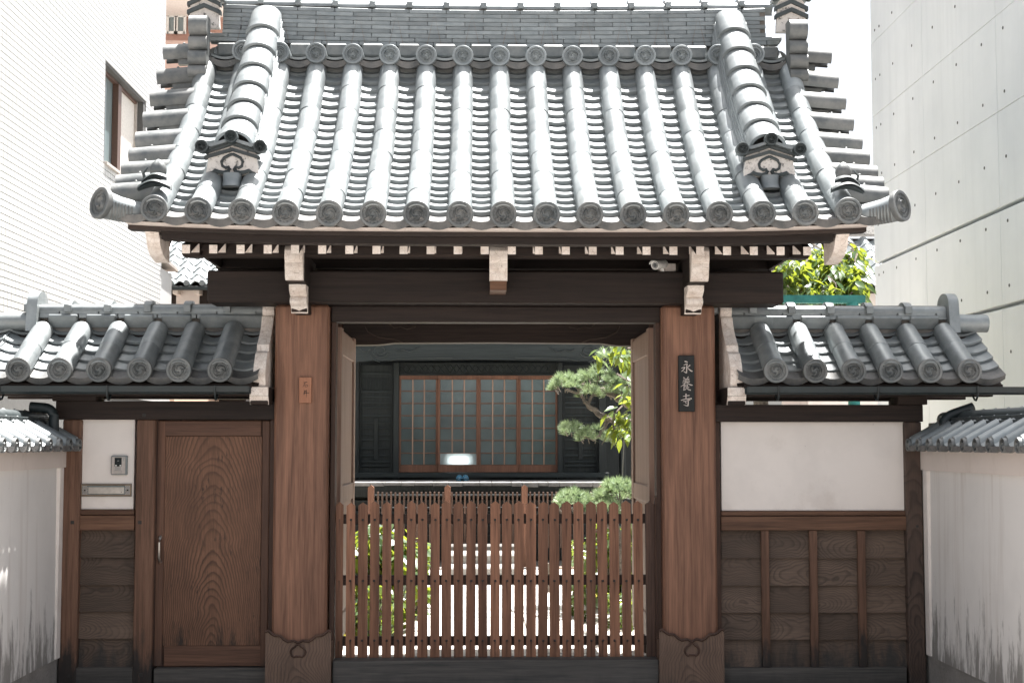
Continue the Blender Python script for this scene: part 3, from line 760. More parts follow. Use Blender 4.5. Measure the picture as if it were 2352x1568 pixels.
WR = .258; WYE, WYT, WZ0 = Y(9.17), Y(9.70), 2.085
WROLL = roll_mesh(.29, .074, .069, 12, -12, 'wing_roll_tile'); WPAN = pan_mesh(.215, .155, .036, .017, 0, 'wing_pan_tile'); WFRONT = pan_mesh(.225, .16, .036, .010, .036, 'wing_front_tile', M['carved'])
def wprof(y): t = (y - WYE)/(WYT - WYE); return WZ0 + .355*(.86*t + .14*t*t)
def wing(sg, label, rolls, xin, xout):
    base = thing('wing_wall', label, 'wall', (sg*2.1, 0.2, 0), 'side walls flanking the gate')
    rf = part('wing_roof', MB().add([(xin, WYE+.03, wprof(WYE)-.10), (xout, WYE+.03, wprof(WYE)-.10), (xout, WYT, wprof(WYT)-.07), (xin, WYT, wprof(WYT)-.07),
                                     (xout, 2*WYT-WYE, wprof(WYE)-.10), (xin, 2*WYT-WYE, wprof(WYE)-.10)], [(0,1,2,3),(3,2,4,5)]), M['beam_y'], base)
    # rear slope
    mb = MB()
    for x in rolls:
        mb.tube([(x, 2*WYT - WYE, WZ0), (x, WYT, WZ0 + .355)], .07, 10)
    mb.add([(xin, WYT, wprof(WYT)-.03), (xout, WYT, wprof(WYT)-.03), (xout, 2*WYT-WYE, WZ0-.03), (xin, 2*WYT-WYE, WZ0-.03)], [(0,1,2,3)])
    part('rear_tile_slope', mb, M['tile'], rf, 40)['kind'] = 'stuff'
    a = math.atan2(wprof(WYE+.3) - wprof(WYE), .3)
    cols = [(p+q)/2 for p, q in zip(rolls, rolls[1:])]
    first, last = rolls[0] - sg*.129*(1), rolls[-1] + sg*.129
    for j, x in enumerate([first] + cols + [last]):
        put('wing_front_tile', WFRONT, (x, WYE - .005, wprof(WYE) - .052), rf, (a - .12, 0, rnd.uniform(-.01,.01)))
        for k in range(1, 6):
            y = WYE + k*.098
            put('wing_pan_tile', WPAN, (x + rnd.uniform(-.002,.002), y, wprof(y) - .047), rf, (a - .14 + rnd.uniform(-.012,.012), rnd.uniform(-.012,.012), rnd.uniform(-.012,.012)))
    if sg < 0:   # outermost half column at the free end
        x = last + sg*.20
        for k in range(0, 6):
            y = WYE + k*.098
            put('wing_pan_tile', WPAN, (x, y, wprof(y) - .035), rf, (a - .14, sg*-.10, 0))
    for x in rolls:
        put('eave_disc', DISC, (x, WYE - .04, WZ0 + .001), rf, (rnd.uniform(-.04,.02), rnd.uniform(-.3,.3), 0))
        for k in range(2):
            y = WYE - .006 + k*.275*math.cos(a)
            put('wing_roll_tile', WROLL, (x, y, wprof(y)), rf, (a + rnd.uniform(-.01,.01), 0, rnd.uniform(-.008,.008)))
    # ridge of the wing
    xe = rolls[-1] + sg*.03; xs_, xl = (min(xin, xe), max(xin, xe))
    rg_ = part('wing_ridge', MB().box((xs_, WYT - .02, 2.36), (xl, WYT + .16, 2.56)), M['mortar'], base)
    for r_, z in ((0, 2.462), (1, 2.490)):
        x = xs_ - (.13 if r_ else 0)
        while x < xl - .02:
            x0, x1 = max(x, xs_), min(x + .262, xl)
            if x1 - x0 > .03:
                o = put('ridge_tile', NOSHI, ((x0+x1)/2, WYT - .055 + .006*r_, z), rg_, (rnd.uniform(-.06,-.02), 0, rnd.uniform(-.006,.006))); o.scale.x = (x1-x0-.003)/.265
            x += .265
    for j, x in enumerate([first + sg*.129] + cols + []):
        put('ridge_infill', WINF, (x + (sg*0), WYT - .055, 2.438), rg_, (.5, 0, 0))
    put('ridge_infill', WINF, (first, WYT - .055, 2.438), rg_, (.5, 0, 0))
    x = xs_ + .06
    while x < xl:
        put('ridge_cap_tile', WCAP, (x, WYT - .045, 2.522), rg_); put('ridge_band', WBAND, (x - .134, WYT - .05, 2.524), rg_); x += .2675
    # end plate of the ridge
    xo = xe + sg*.035
    mb = MB(); ang_ = [R(180*k/12) for k in range(13)]
    poly = [(WYT - .12, 2.37), (WYT + .18, 2.37)] + [(WYT + .03 + .125*math.cos(t_), 2.565 + .085*math.sin(t_)) for t_ in ang_]
    part('ridge_end_plate', MB().prism(poly, xo - .035, xo + .035, 'x'), M['tile'], rg_, 40)
    part('end_stub_roll', MB().lathe([(.05, 0), (.062, .004), (.062, .22)], 16, 'x', (xo + (sg*.03 if sg > 0 else -.25), WYT - .02, 2.44)), M['tile'], rg_, 40)
    # inner gable board, painted edge, on its corbel
    xb = xin
    fr = arc(Y(9.64), 2.605, Y(9.58), 2.485, .012, 4)[:-1] + [(Y(9.60), 2.474)] + arc(Y(9.57), 2.466, Y(9.33), 2.235, -.045, 8)[:-1] + [(Y(9.36), 2.222)] + arc(Y(9.31), 2.205, Y(9.25), 1.985, .050, 8)
    gb = part('gable_board', MB().prism([(y + .014, z) for y, z in fr] + [(Y(9.9), 1.985), (Y(9.9), 2.600)], xb - .036, xb + .036, 'x'), M['beam_y'], base)
    nose('painted_edge', gb, xb, .078, fr, Y(9.66), M['paint'], .010)
    cb = box('corbel', (xb - .058, Y(9.235), 1.868), (xb + .058, Y(10.1), 1.982), M['beam_y'], base, .004)
    part('painted_end', MB().box((xb - .060, Y(9.215), 1.925), (xb + .060, Y(9.234), 1.982), .003), M['paint'], cb)
    part('painted_end', MB().prism([(Y(9.218), 1.9235), (Y(9.25), 1.868), (Y(9.27), 1.868), (Y(9.234), 1.9235)], xb - .060, xb + .060, 'x'), M['paint'], cb)
    # gutter and eave timbers
    gx0, gx1 = (xin - .02 if sg < 0 else xin + .045), xout + sg*.02
    gx0 = xin + sg*.045
    box('eave_batten', (gx0, Y(9.20), 1.972), (xout, Y(9.27), 2.003), M['eave'], base, .003)
    gt = part('gutter', MB().prism([(Y(9.10), 1.982), (Y(9.105), 1.945), (Y(9.12), 1.932), (Y(9.175), 1.932), (Y(9.19), 1.945), (Y(9.19), 1.978), (Y(9.184), 1.978), (Y(9.184), 1.948), (Y(9.172), 1.938), (Y(9.123), 1.938), (Y(9.111), 1.948), (Y(9.106), 1.982)], gx0, xout + sg*(.10 if sg < 0 else .13), 'x'), M['blackmetal'], base)
    for f in (.12, .50, .88):
        x = gx0 + (xout - gx0)*f
        part('gutter_hook', MB().tube([(x, Y(9.095), 1.985), (x, Y(9.10), 1.925), (x, Y(9.13), 1.895), (x, Y(9.16), 1.90), (x, Y(9.22), 1.95)], .007, 6), M['blackmetal'], gt, 60)
    box('eave_beam', (xin + sg*.06, Y(9.30), 1.925), (xout - sg*.03, Y(9.40), 1.968), M['beam'], base, .004)
    box('eave_plate', (xin + sg*.06, Y(9.62), 1.915), (xout - sg*.10, Y(9.72), 1.965), M['beam'], base, .004)
    return base
WINF = MB().box((-.10, 0, -.05), (.10, .03, .045), .008).mesh('ridge_infill', M['tile'])
WCAP = MB(); WCAP.rings([[(x, .08*math.cos(a) + .075, .045*math.sin(a)) for a in ang] for x in (-.132, .132)], False, False, False); WCAP.box((-.132, -.004, -.016), (.132, .155, .004), .002); WCAP = WCAP.mesh('ridge_cap_tile', M['tile'], 40)
WBAND = MB(); WBAND.rings([[(x, .095*math.cos(a) + .075, .064*math.sin(a)) for a in ang] for x in (-.025,.025)], False, True, True)
WBAND.box((-.025, -.022, -.022), (.025, .02, .03), .003); WBAND = WBAND.mesh('ridge_band', M['tile'], 40)
LR = [at(u, 850, 9.17).x for u in (507, 413, 323, 230, 140, 45)]
RRs = [at(u, 857, 9.17).x for u in (1780, 1870, 1958, 2043, 2133, 2223)]
LX = at(622, 800, 9.45).x; RX = at(1660, 800, 9.45).x
left = wing(-1, 'left side wall with brown wicket door and small tiled roof', LR, LX - .04, LR[-1] - .32)
right = wing(1, 'right side wall with long white plaster panel over battened boards', RRs, RX + .05, RRs[-1] + .24)

FY = .055        # front of the wing framing
def bx(name, u0, u1, v0, v1, d0, d1, mat, par, c=.004, **k):
    p, q = at(u0, (v0+v1)/2, d0), at(u1, (v0+v1)/2, d0); z0_, z1_ = at((u0+u1)/2, v1, d0).z, at((u0+u1)/2, v0, d0).z
    return box(name, (p.x, Y(d0), z0_), (q.x, Y(d1), z1_), mat, par, c, **k)
G0 = 1590
# left wing
bx('corner_block', 120, 221, 900, 920.8, 9.42, 9.64, M['beam'], left); bx('corner_block', 2062, 2130, 905, 928.8, 9.42, 9.64, M['beam'], right)
bx('slot_board', 1660, 2062, 906, 921, 9.60, 9.64, M['beam'], right)
bx('top_beam', 128, 632, 921, 963, 9.44, 9.62, M['beam'], left)
bx('post', 138, 180, 963.5, G0, 9.45, 9.60, M['post'], left, .006)
bx('post', 309, 352, 963.5, G0, 9.45, 9.60, M['post'], left, .006)
bx('jamb', 617, 634, 963.5, G0, 9.47, 9.62, M['jamb'], left)
bx('jamb', 352, 357, 963.5, 1530, 9.49, 9.62, M['jamb'], left, .001)
bx('plaster_panel', 180.5, 308.5, 963, 1169, 9.50, 9.56, M['plaster'], left, .002)
bx('rail', 180.5, 308.5, 1170, 1181, 9.475, 9.56, M['rail'], left, .002)
bx('rail', 180.5, 308.5, 1183, 1217, 9.465, 9.56, M['rail'], left, .003)
def lap(par, u0, u1, v0, v1, d):
    p, q = at(u0, (v0+v1)/2, d), at(u1, (v0+v1)/2, d); z0_, z1_ = at(u0, v1, d).z, at(u0, v0, d).z; y = Y(d)
    return part('lap_board', MB().prism([(y, z0_), (y + .016, z0_), (y + .042, z1_ + .02), (y + .026, z1_ + .02)], p.x, q.x, 'x'), M['board'], par)
for k, (a, b) in enumerate(((1218, 1280), (1281, 1343), (1344, 1404), (1405, 1466), (1467, 1532))):
    lap(left, 180.5, 308.5, a, b, 9.495)
box('backing', (at(181, 1400, 9.55).x, Y(9.561), .02), (at(634, 1400, 9.55).x, Y(9.575), 1.78), M['jamb'], left, 0)
bx('sill', 165, 308, 1532.5, G0, 9.46, 9.6, M['sill'], left); bx('sill', 352.5, 617, 1534, G0, 9.46, 9.62, M['sill'], left)
for u, v in ((331, 953), (166, 1199), (321, 1199), (157, 1551), (323, 1549)):
    bx('peg', u - 4, u + 4, v - 4, v + 4, 9.436 if v < 960 else 9.446, 9.46, M['nail'], left, .001)
# wicket door
wd_ = bx('wicket_door', 358, 617, 966, 1529, 9.535, 9.56, M['jamb'], left, .002)
bx('door_stile', 358, 376, 966, 1529, 9.515, 9.535, M['doorframe'], wd_, .003); bx('door_stile', 600, 617, 966, 1529, 9.515, 9.535, M['doorframe'], wd_, .003)
bx('door_rail', 376.3, 599.7, 966, 1001, 9.5155, 9.535, M['doorrail'], wd_, .003); bx('door_rail', 376.3, 599.7, 1482, 1529, 9.5155, 9.535, M['doorrail'], wd_, .003)
bx('door_panel', 376.5, 599.5, 1001.5, 1481.5, 9.524, 9.534, M['doorpanel'], wd_, .002)
M['steel'] = flat('brushed_steel', (.55,.52,.48), .35, .9)
hp = at(367.5, 1262, 9.50)
hz0, hz1 = at(366, 1290, 9.5).z, at(366, 1232, 9.5).z
part('pull_handle', MB().tube([(hp.x, Y(9.515), hz0), (hp.x, Y(9.495), hz0 + .012), (hp.x, Y(9.475), hz0 + .035), (hp.x, Y(9.475), hz1 - .035), (hp.x, Y(9.495), hz1 - .012), (hp.x, Y(9.515), hz1)], [.011,.010,.008,.008,.010,.011], 8), M['steel'], wd_, 60)
# right wing
bx('top_beam', 1642, 2120, 929, 968, 9.44, 9.62, M['beam'], right)
bx('post', 2084, 2122, 968.5, G0, 9.45, 9.60, M['postdark'], right, .006)
bx('jamb', 1641, 1656, 968.5, G0, 9.47, 9.60, M['jamb'], right)
bx('plaster_panel', 1656.5, 2083.5, 968.5, 1172, 9.50, 9.56, M['plaster'], right, .002)
bx('rail', 1656.5, 2083.5, 1173, 1183, 9.475, 9.56, M['rail'], right, .002); bx('rail', 1656.5, 2083.5, 1185, 1217, 9.462, 9.56, M['rail'], right, .003)
cuts = [1656.5, 1759, 1870, 1981, 2083.5]
for a, b in ((1218, 1281), (1282, 1344), (1345, 1406), (1407, 1468), (1469, 1532)):
    for c0, c1 in zip(cuts, cuts[1:]):
        o = lap(right, c0 + .4, c1 - .4, a, b, 9.50 + rnd.uniform(-.002,.002))
box('backing', (at(1657, 1400, 9.55).x, Y(9.561), .02), (at(2083, 1400, 9.55).x, Y(9.575), 1.78), M['jamb'], right, 0)
for u in (1759, 1870, 1981): bx('batten', u - 9, u + 9, 1218, 1531, 9.468, 9.495, M['jambl'] if 'jambl' in M else M['post'], right, .003)
bx('sill', 1656.5, 2083.5, 1532.5, G0, 9.455, 9.6, M['sill'], right)
bx('peg', 2104, 2110, 1205, 1211, 9.446, 9.46, M['nail'], right, .001)

# ------------------------------------------------------------------ fittings on the wall
ic0, ic1 = at(256, 1046, 9.48), at(292, 1090, 9.48)
M['silver'] = flat('silver_plastic', (.46,.42,.39), .45, .3); M['blackglass'] = flat('black_glass', (.012,.018,.02), .15); M['whitelit'] = flat('white_plastic', (.75,.75,.72), .4)
M['greyrim'] = flat('grey_plastic', (.22,.25,.25), .5)
ic = thing('intercom', 'silver video intercom on white plaster beside the wicket door', 'intercom', (ic0.x, Y(9.5), ic1.z))
W_, H_ = ic1.x - ic0.x, ic0.z - ic1.z
def on(par, name, fx0, fx1, fz0, fz1, y0, y1, mat, o, W, H, c=.0015):
    return box(name, (o.x + fx0*W, y0, o.z - fz1*H), (o.x + fx1*W, y1, o.z - fz0*H), mat, par, c)
on(ic, 'housing', 0, 1, 0, 1, Y(9.474), Y(9.4985), M['greyrim'], ic0, W_, H_, .004)
fp = on(ic, 'front_plate', .05, .90, .05, .95, Y(9.468), Y(9.4735), M['silver'], ic0, W_, H_)
ln_ = on(ic, 'lens_window', .24, .68, .10, .56, Y(9.466), Y(9.4678), M['blackglass'], ic0, W_, H_, .0005)
lc = (ic0.x + .46*W_, Y(9.4655), ic0.z - .26*H_); part('lens', MB().lathe([(.001,-.004),(.006,-.003),(.011,0)], 14, 'y', lc), M['blackglass'], ln_, 40)
part('lens_glint', MB().lathe([(.0004,-.0006),(.0022,0)], 8, 'y', (lc[0], lc[1] - .0043, lc[2])), M['whitelit'], ln_)
for a in (.28, .56): on(ln_, 'status_light', a, a + .10, .48, .54, Y(9.4648), Y(9.4658), M['whitelit'], ic0, W_, H_, 0)
on(ic, 'call_button', .24, .68, .76, .89, Y(9.4655), Y(9.4678), M['greyrim'], ic0, W_, H_); on(ic, 'call_button_face', .25, .67, .77, .88, Y(9.464), Y(9.4652), M['silver'], ic0, W_, H_)
for k in range(6): on(ic, 'speaker_slot', .26, .66, .60 + k*.025, .61 + k*.025, Y(9.4672), Y(9.4679), M['greyrim'], ic0, W_, H_, 0)
on(ic, 'indicator', .78, .81, .11, .28, Y(9.4668), Y(9.4679), M['greyrim'], ic0, W_, H_, 0)
ms0, ms1 = at(187, 1110, 9.49), at(302, 1140, 9.49); W_, H_ = ms1.x - ms0.x, ms0.z - ms1.z
M['brass'] = flat('aged_bronze', (.32,.24,.17), .4, .8)
ms = thing('mail_slot', 'bronze framed mail slot with steel flap below the intercom', 'mail slot', (ms0.x, Y(9.5), ms1.z))
on(ms, 'back_plate', 0, 1, 0, 1, Y(9.488), Y(9.4985), M['greyrim'], ms0, W_, H_, .002)
for a, b in ((.04, .13), (.86, .95)): on(ms, 'frame_bar', .0, 1.0, a, b, Y(9.480), Y(9.4878), M['brass'], ms0, W_, H_)
for a, b in ((.0, .02), (.98, 1.0)): on(ms, 'frame_bar', a, b, .135, .855, Y(9.480), Y(9.4878), M['brass'], ms0, W_, H_)
fl = on(ms, 'flap', .15, .86, .26, .78, Y(9.478), Y(9.4878), M['steel'], ms0, W_, H_); on(ms, 'flap_shade', .125, .87, .17, .255, Y(9.474), Y(9.4878), M['greyrim'], ms0, W_, H_)
for side in (.025, .875):
    for r_ in range(7):
        for k in range(3):
            x0_ = side + .035*k + (.012 if r_ % 2 else 0)
            on(ms, 'rib', x0_, x0_ + .028, .17 + r_*.097, .245 + r_*.097, Y(9.484), Y(9.4878), M['silver'], ms0, W_, H_, .0006)
for f in (.075, .925): part('screw', MB().lathe([(.001,-.006),(.005,-.005),(.006,0)], 10, 'y', (ms0.x + f*W_, Y(9.483), ms0.z - .5*H_)), M['nail'], ms, 40)
# letter S mark on the flap
class PL:
    def __init__(s, u0, v0, k, d): s.u0, s.v0, s.k, s.d, s.y = u0, v0, k, d, Y(d)
    def __call__(s, a, b):
        p = at((s.u0 + a/s.k)*2352/4096, (s.v0 + b/s.k)*2352/4096, s.d); return (p.x, p.z)
M['ink'] = flat('black_ink', (.012,.012,.011), .7)
strokes(fl, 'mark', [[(1238,1122,5),(1225,1120,6),(1222,1128,6),(1238,1136,6),(1234,1144,6),(1220,1142,5)]], PL(250, 1750, 5.226, 9.4778), .0006, M['ink'])
# family name plate on the left pillar
M['plate'] = wood('name_plate_timber', (.26,.115,.065), (.42,.20,.12), 'z', .1, .6, .8, None, .1)
pa, pb = at(687, 866, 9.38), at(715, 925, 9.38)
npl = thing('name_plate', 'small bare wood name plate reading 石井 on the left pillar', 'name plate', (pa.x, 0, pb.z))
pbod = box('plate', (pa.x, Y(9.38), pb.z), (pb.x, -.001, pa.z), M['plate'], npl, .002)
strokes(pbod, 'character_stroke', [[(635,492,14),(700,476,18),(778,458,22)], [(692,488,20),(670,560,16),(635,615,14),(590,660,6)], [(682,590,12),(695,630,14),(705,658,12)], [(690,585,10),(770,572,16),(795,598,20),(772,655,10)], [(705,652,14),(772,650,10)],
    [(648,838,22),(755,812,20)], [(610,916,20),(720,892,18),(790,890,20),(845,908,26)], [(680,785,18),(680,870,18),(640,990,8)], [(745,765,16),(750,900,18),(752,1075,8)]], PL(1150, 1480, 9.8, 9.3795), .0012, M['ink'])
# temple sign on the right pillar
M['lacquer'] = wood('black_stained_timber', (.006,.007,.007), (.016,.018,.018), 'z', .1, .5)
M['carvedwhite'] = flat('faded_white_lettering', (.55,.49,.45), .8)
pa, pb = at(1558, 816, 9.37), at(1596, 945, 9.37)
sgn = thing('temple_sign', 'black wooden temple name board with white 永養寺 on the right pillar', 'sign', (pa.x, 0, pb.z))
sbod = box('board', (pa.x, Y(9.372), pb.z), (pb.x, -.001, pa.z), M['lacquer'], sgn, .003)
K1 = [[(393,424,14),(420,430,24),(450,442,16)], [(378,494,10),(410,478,14),(445,466,14)], [(440,462,18),(434,520,18),(430,632,18)], [(434,634,18),(408,622,16),(374,600,5)], [(338,548,8),(370,536,16),(404,526,12)], [(404,528,12),(385,562,16),(340,607,10)], [(492,490,20),(470,512,14),(446,532,6)], [(440,528,6),(480,572,16),(515,598,24),(542,604,6)]]
K2 = [[(374,708,10),(388,722,14),(396,732,6)], [(464,698,16),(450,716,14),(440,732,6)], [(370,752,8),(420,744,12),(478,736,14)], [(362,778,8),(420,770,12),(480,762,14)], [(354,808,8),(420,798,14),(488,788,16)], [(420,728,12),(416,800,12)], [(418,798,12),(380,840,14),(324,880,5)], [(424,800,8),(478,834,16),(515,850,22),(542,852,6)],
      [(385,846,12),(384,900,14),(382,940,14)], [(385,848,10),(418,842,10),(448,838,12)], [(449,838,14),(446,888,12)], [(390,868,8),(445,863,9)], [(390,892,8),(445,887,9)], [(372,942,14),(400,932,14),(430,914,6)], [(474,884,14),(444,908,6)], [(420,892,6),(460,928,16),(506,940,20)]]
K3 = [[(420,1002,22),(420,1050,18),(420,1102,16)], [(366,1050,10),(420,1042,14),(482,1034,18)], [(330,1122,14),(400,1100,16),(470,1092,16),(524,1090,24)], [(366,1142,10),(430,1130,14),(494,1112,20)], [(460,1092,14),(460,1160,18),(455,1222,20)], [(458,1222,18),(420,1216,14),(380,1200,5)], [(400,1148,8),(416,1160,16),(426,1176,18)]]
strokes(sbod, 'character_stroke', K1 + K2 + K3, PL(2650, 1350, 4.48, 9.3715), .003, M['carvedwhite'])
# security camera under the eave
cc = at(1504, 609, 9.18)
sc_ = thing('security_camera', 'white bullet security camera under the eave near the right bracket', 'camera', (cc.x + .08, Y(9.26), 2.742))
dirv = Vector((.55, .80, .16)).normalized()
def orient(mb, o, dv):
    q = Vector((0,1,0)).rotation_difference(dv).to_matrix().to_4x4(); return mb.xf(Matrix.Translation(o) @ q)
bod = part('camera_body', orient(MB().lathe([(.020,.004),(.027,.0),(.030,.004),(.030,.13),(.024,.145),(.001,.147)], 24, 'y'), cc, dirv), M['whitelit'], sc_, 40)
part('lens_window', orient(MB().lathe([(.001,.0015),(.021,.0015),(.022,.006)], 24, 'y'), cc, dirv), M['blackglass'], bod, 40)
for k in range(16):
    a = 2*math.pi*k/16; part('infrared_lamp', orient(MB().lathe([(.0006,-.0008),(.0024,.0008)], 6, 'y', (.0165*math.cos(a), .001, .0165*math.sin(a))), cc, dirv), M['whitelit'], bod)
part('sun_hood', orient(MB().rings([[(.034*math.cos(a), y_, .034*math.sin(a)) for a in [R(10 + 160*k/10) for k in range(11)]] for y_ in (-.018, .12)], False, False, False), cc, dirv), M['whitelit'], sc_, 40)
bq = at(1545, 622, 9.3); box('junction_box', (bq.x - .09, Y(9.28), 2.7425), (bq.x + .02, Y(9.36), 2.80), M['silver'], sc_, .004)
part('camera_bracket', MB().tube([(cc.x + .05, Y(9.27), 2.79), (cc.x + .07, Y(9.28), 2.745)], .01, 8), M['whitelit'], sc_)

# ------------------------------------------------------------------ picket barrier
pk = thing('picket_barrier', 'low reddish brown picket barrier across the gate opening', 'fence', (0, Y(9.55), .208))
s_ = 27.57; tops = at(1140, 1151, 9.52).z
rails = [part('picket_rail', MB().box((at(772, 1300, 9.56).x, Y(9.555), at(1100, v1, 9.55).z), (at(1506, 1300, 9.56).x, Y(9.585), at(1100, v0, 9.55).z), .003), M['picketrail'], pk) for v0, v1 in ((1180,1202),(1320,1343),(1460,1482))]
NAIL = MB().lathe([(.001,-.007),(.006,-.005),(.0085,0)], 8, 'y').mesh('nail', M['nail'], 40)
def picket(uc, wdu, mat, z1, d0=9.53, dark=False):
    p = at(uc, 1330, d0); h = wdu/2/341; x = p.x; tl = rnd.uniform(-.004,.004)
    z0_ = .2095; mb = MB()
    jx = [rnd.uniform(-.0025,.0025) for _ in range(4)]
    poly = [(x - h + jx[0], z0_), (x + h + jx[1], z0_), (x + h + jx[2] + tl, z1 - .022), (x + tl + rnd.uniform(-.003,.003), z1), (x - h + jx[3] + tl, z1 - .022)]
    mb.prism(poly, Y(d0), Y(d0) + .024, 'y')
    o = part('picket', mb, mat, pk)
    if not dark:
        for v in (1215/1.0 - 22, 1333, 1470):
            put('nail', NAIL, (x + tl*.5 + rnd.uniform(-.003,.003), Y(d0) - .0005, at(uc, v, d0).z), o)
    return o
for k in range(25): picket(805.5 + k*s_, 21.3 + rnd.uniform(-.7,.7), M['picket'], tops + rnd.uniform(-.006,.006))
picket(779.5, 17, M['picket'], tops, 9.53, True); picket(1494, 20, M['jamb'], tops, 9.53, True)
for u0, u1 in ((757.5, 768), (1506, 1517)): bx('end_stile', u0, u1, 1140, 1508, 9.50, 9.56, M['jamb'], pk, .003)

# ------------------------------------------------------------------ boundary walls running to the street
def boundary(sg, label):
    xf = at(2132, 1300, 9.4).x if sg > 0 else at(134, 1300, 9.4).x
    yN, yF = -4.6, Y(9.62)
    b = thing('boundary_wall', label, 'wall', (xf + sg*.2, -2, 0), 'plaster boundary walls beside the gate')
    zs = 1.44 if sg > 0 else 1.46
    x2 = xf + sg*.42
    mb = MB().prism([(xf, .225), (x2, .225), (x2, zs), (xf + sg*.012, zs)], yN, yF, 'y'); part('wall_face', mb, M['wallplaster'], b)
    part('wall_band', MB().box((xf - sg*.022, yN, zs + .001), (x2 + sg*.02, yF - .001, zs + .145)), M['bandplaster'], b)
    part('edge_strip', MB().box((xf - sg*.012, Y(9.36), .23), (xf + sg*.05, Y(9.44), zs - .001)), M['plaster'], b)
    part('plinth', MB().box((xf + sg*.012, yN, 0), (x2 - sg*.02, yF - .002, .224)), M['stone'], b)
    cp = part('coping', MB().prism([(xf - sg*.06, 1.60), (xf + sg*.21, 1.72), (xf + sg*.48, 1.60)], yN, yF, 'y'), M['mortar'], b)
    # S-shaped coping tiles with small discs
    for k in range(22):
        yk = Y(9.40) - k*.2135
        put('coping_tile', ST if sg > 0 else ST2, (xf - sg*.105, yk, 1.615), cp); put('coping_tile', ST if sg > 0 else ST2, (xf - sg*.105 + sg*.155, yk, 1.690), cp)
        put('coping_disc', DISC_S, (xf - sg*.125, yk, 1.608), cp, (0, 0, R(-90 if sg > 0 else 90)))
        put('coping_front', CF, (xf - sg*.120, yk - .107, 1.602), cp, (0, 0, R(-90 if sg > 0 else 90)))
    for r_, (hh, ww) in enumerate(((1.728, .12), (1.757, .105))):  # dark tile on courses and roll paints in the shade by the wing
        n_ = 17
        for k in range(n_):
            y1_ = yF - k*.265 - (.13 if r_ % 2 else 0)
            part('ridge_tile', MB().box((xf + sg*.21 - ww, y1_ - .262, hh), (xf + sg*.21 + ww, y1_, hh + .027), .003), M['tile_dark'], cp)
    mb = MB()
    mb.rings([[(xf + sg*.21 + .06*math.cos(a), y_, 1.785 + .045*math.sin(a)) for a in ang] for y_ in (yN, yF)], False, False, False)
    part('ridge_roll', mb, M['tile_dark'], cp, 40)
    return b
def s_tile(sg):
    mb = MB(); rows = []
    for j in range(3):
        x = sg*.19*j/2; rows.append([(x, yy, z + .105*j/2) for yy, z in [(.045*math.cos(R(180*k/6)), .045*math.sin(R(180*k/6))) for k in range(7)] + [(-.045 - .125*k/6, -.024*math.sin(math.pi*k/6)) for k in range(1, 7)]])
    mb.rings(rows, False, False, False); mb.rings([[(p[0], p[1], p[2] - .014) for p in rows[0]], rows[0]], False, False, False)
    return mb.mesh('coping_tile', M['tile'], 40)
ST, ST2 = s_tile(1), s_tile(-1)
CF = MB(); CF.prism([(-.07, .0), (.07, .0), (.05, -.026), (.0, -.036), (-.05, -.026)], -.006, .012, 'y'); CF = CF.mesh('coping_front', M['carved'])
bL = boundary(-1, 'short white plaster boundary wall beside the mail slot post'); bR = boundary(1, 'streaked white plaster boundary wall right of the battened boards')
# downpipes by the wing ends
def pipe(label, pts):
    top('downpipe', MB().tube(pts, .033, 12), M['blackmetal'], label, 'pipe', 50, 'black elbow downpipes')
p0, p1, p2 = at(2285, 925, 9.20), at(2195, 950, 9.2), at(2160, 968, 9.2)
def soft(pts, n=6):
    out = []
    for i in range(len(pts)):
        if i in (0, len(pts)-1): out.append(Vector(pts[i])); continue
        a, b, c = Vector(pts[i-1]), Vector(pts[i]), Vector(pts[i+1]); e = min((a-b).length, (c-b).length)*.45
        p, q = b + (a-b).normalized()*e, b + (c-b).normalized()*e
        for k in range(n+1):
            t_ = k/n; out.append(p*(1-t_)**2 + b*2*t_*(1-t_) + q*t_*t_)
    return out
pipe('black elbow downpipe over the right boundary wall', soft([at(2195+40, 935, 9.22), at(2168, 958, 9.22), at(2160, 1012, 9.22)]))
pipe('black elbow downpipe over the left boundary wall', soft([at(130, 950, 9.22), at(222, 950, 9.22) - Vector((.0,0,0)), at(222, 1010, 9.22)]) if False else soft([at(70, 934, 9.30), at(124, 938, 9.30), at(124, 990, 9.30)]))
# ------------------------------------------------------------------ tiled building on the left
M['wtile'] = flat('white_ceramic_tile', (.47,.47,.47), .4, 0, .3, 3.0, .03, .0); M['grout'] = flat('grey_grout', (.10,.10,.10), .9)
M['bronze'] = flat('bronze_window_frame', (.10,.055,.04), .5); 
def glassm(name, col, rough=.08, spec=.8):
    s = N(name); n = s.noise(s.coord((1,1,1), 5.0), 60, 2, .5); s.bump(n, .06, .002); return s.done(col, rough, 0, spec)
M['glass'] = glassm('window_glass', (.20,.25,.26)); M['blind'] = flat('roller_blind', (.68,.64,.60), .8)
XL = at(0, 700, 13.5).x
tb = thing('tiled_building', 'white tiled building with a brown framed window on the far left', 'building', (XL - 3, 6, 0))
yN, yF, yF2 = 1.2, Y(20.3), Y(21.1)
wy0, wy1, wz0, wz1 = Y(17.15), Y(19.1), at(300, 385, 18.6).z, at(300, 185, 18.2).z
wz0, wz1 = 5.02, 6.22
body = MB()
body.box((XL - 6, yN, 0), (XL - .012, wy0, 12)); body.box((XL - 6, wy1, 0), (XL - .012, yF, 12))
body.box((XL - 6, wy0, 0), (XL - .0121, wy1, wz0)); body.box((XL - 6, wy0, wz1), (XL - .0121, wy1, 12))
bw = part('wall', body, M['grout'], tb)
part('annex_wall', MB().box((XL - 4, yF + .001, 0), (XL - .02, yF2, at(390, 622, 20.7).z)), M['wtile'], tb)
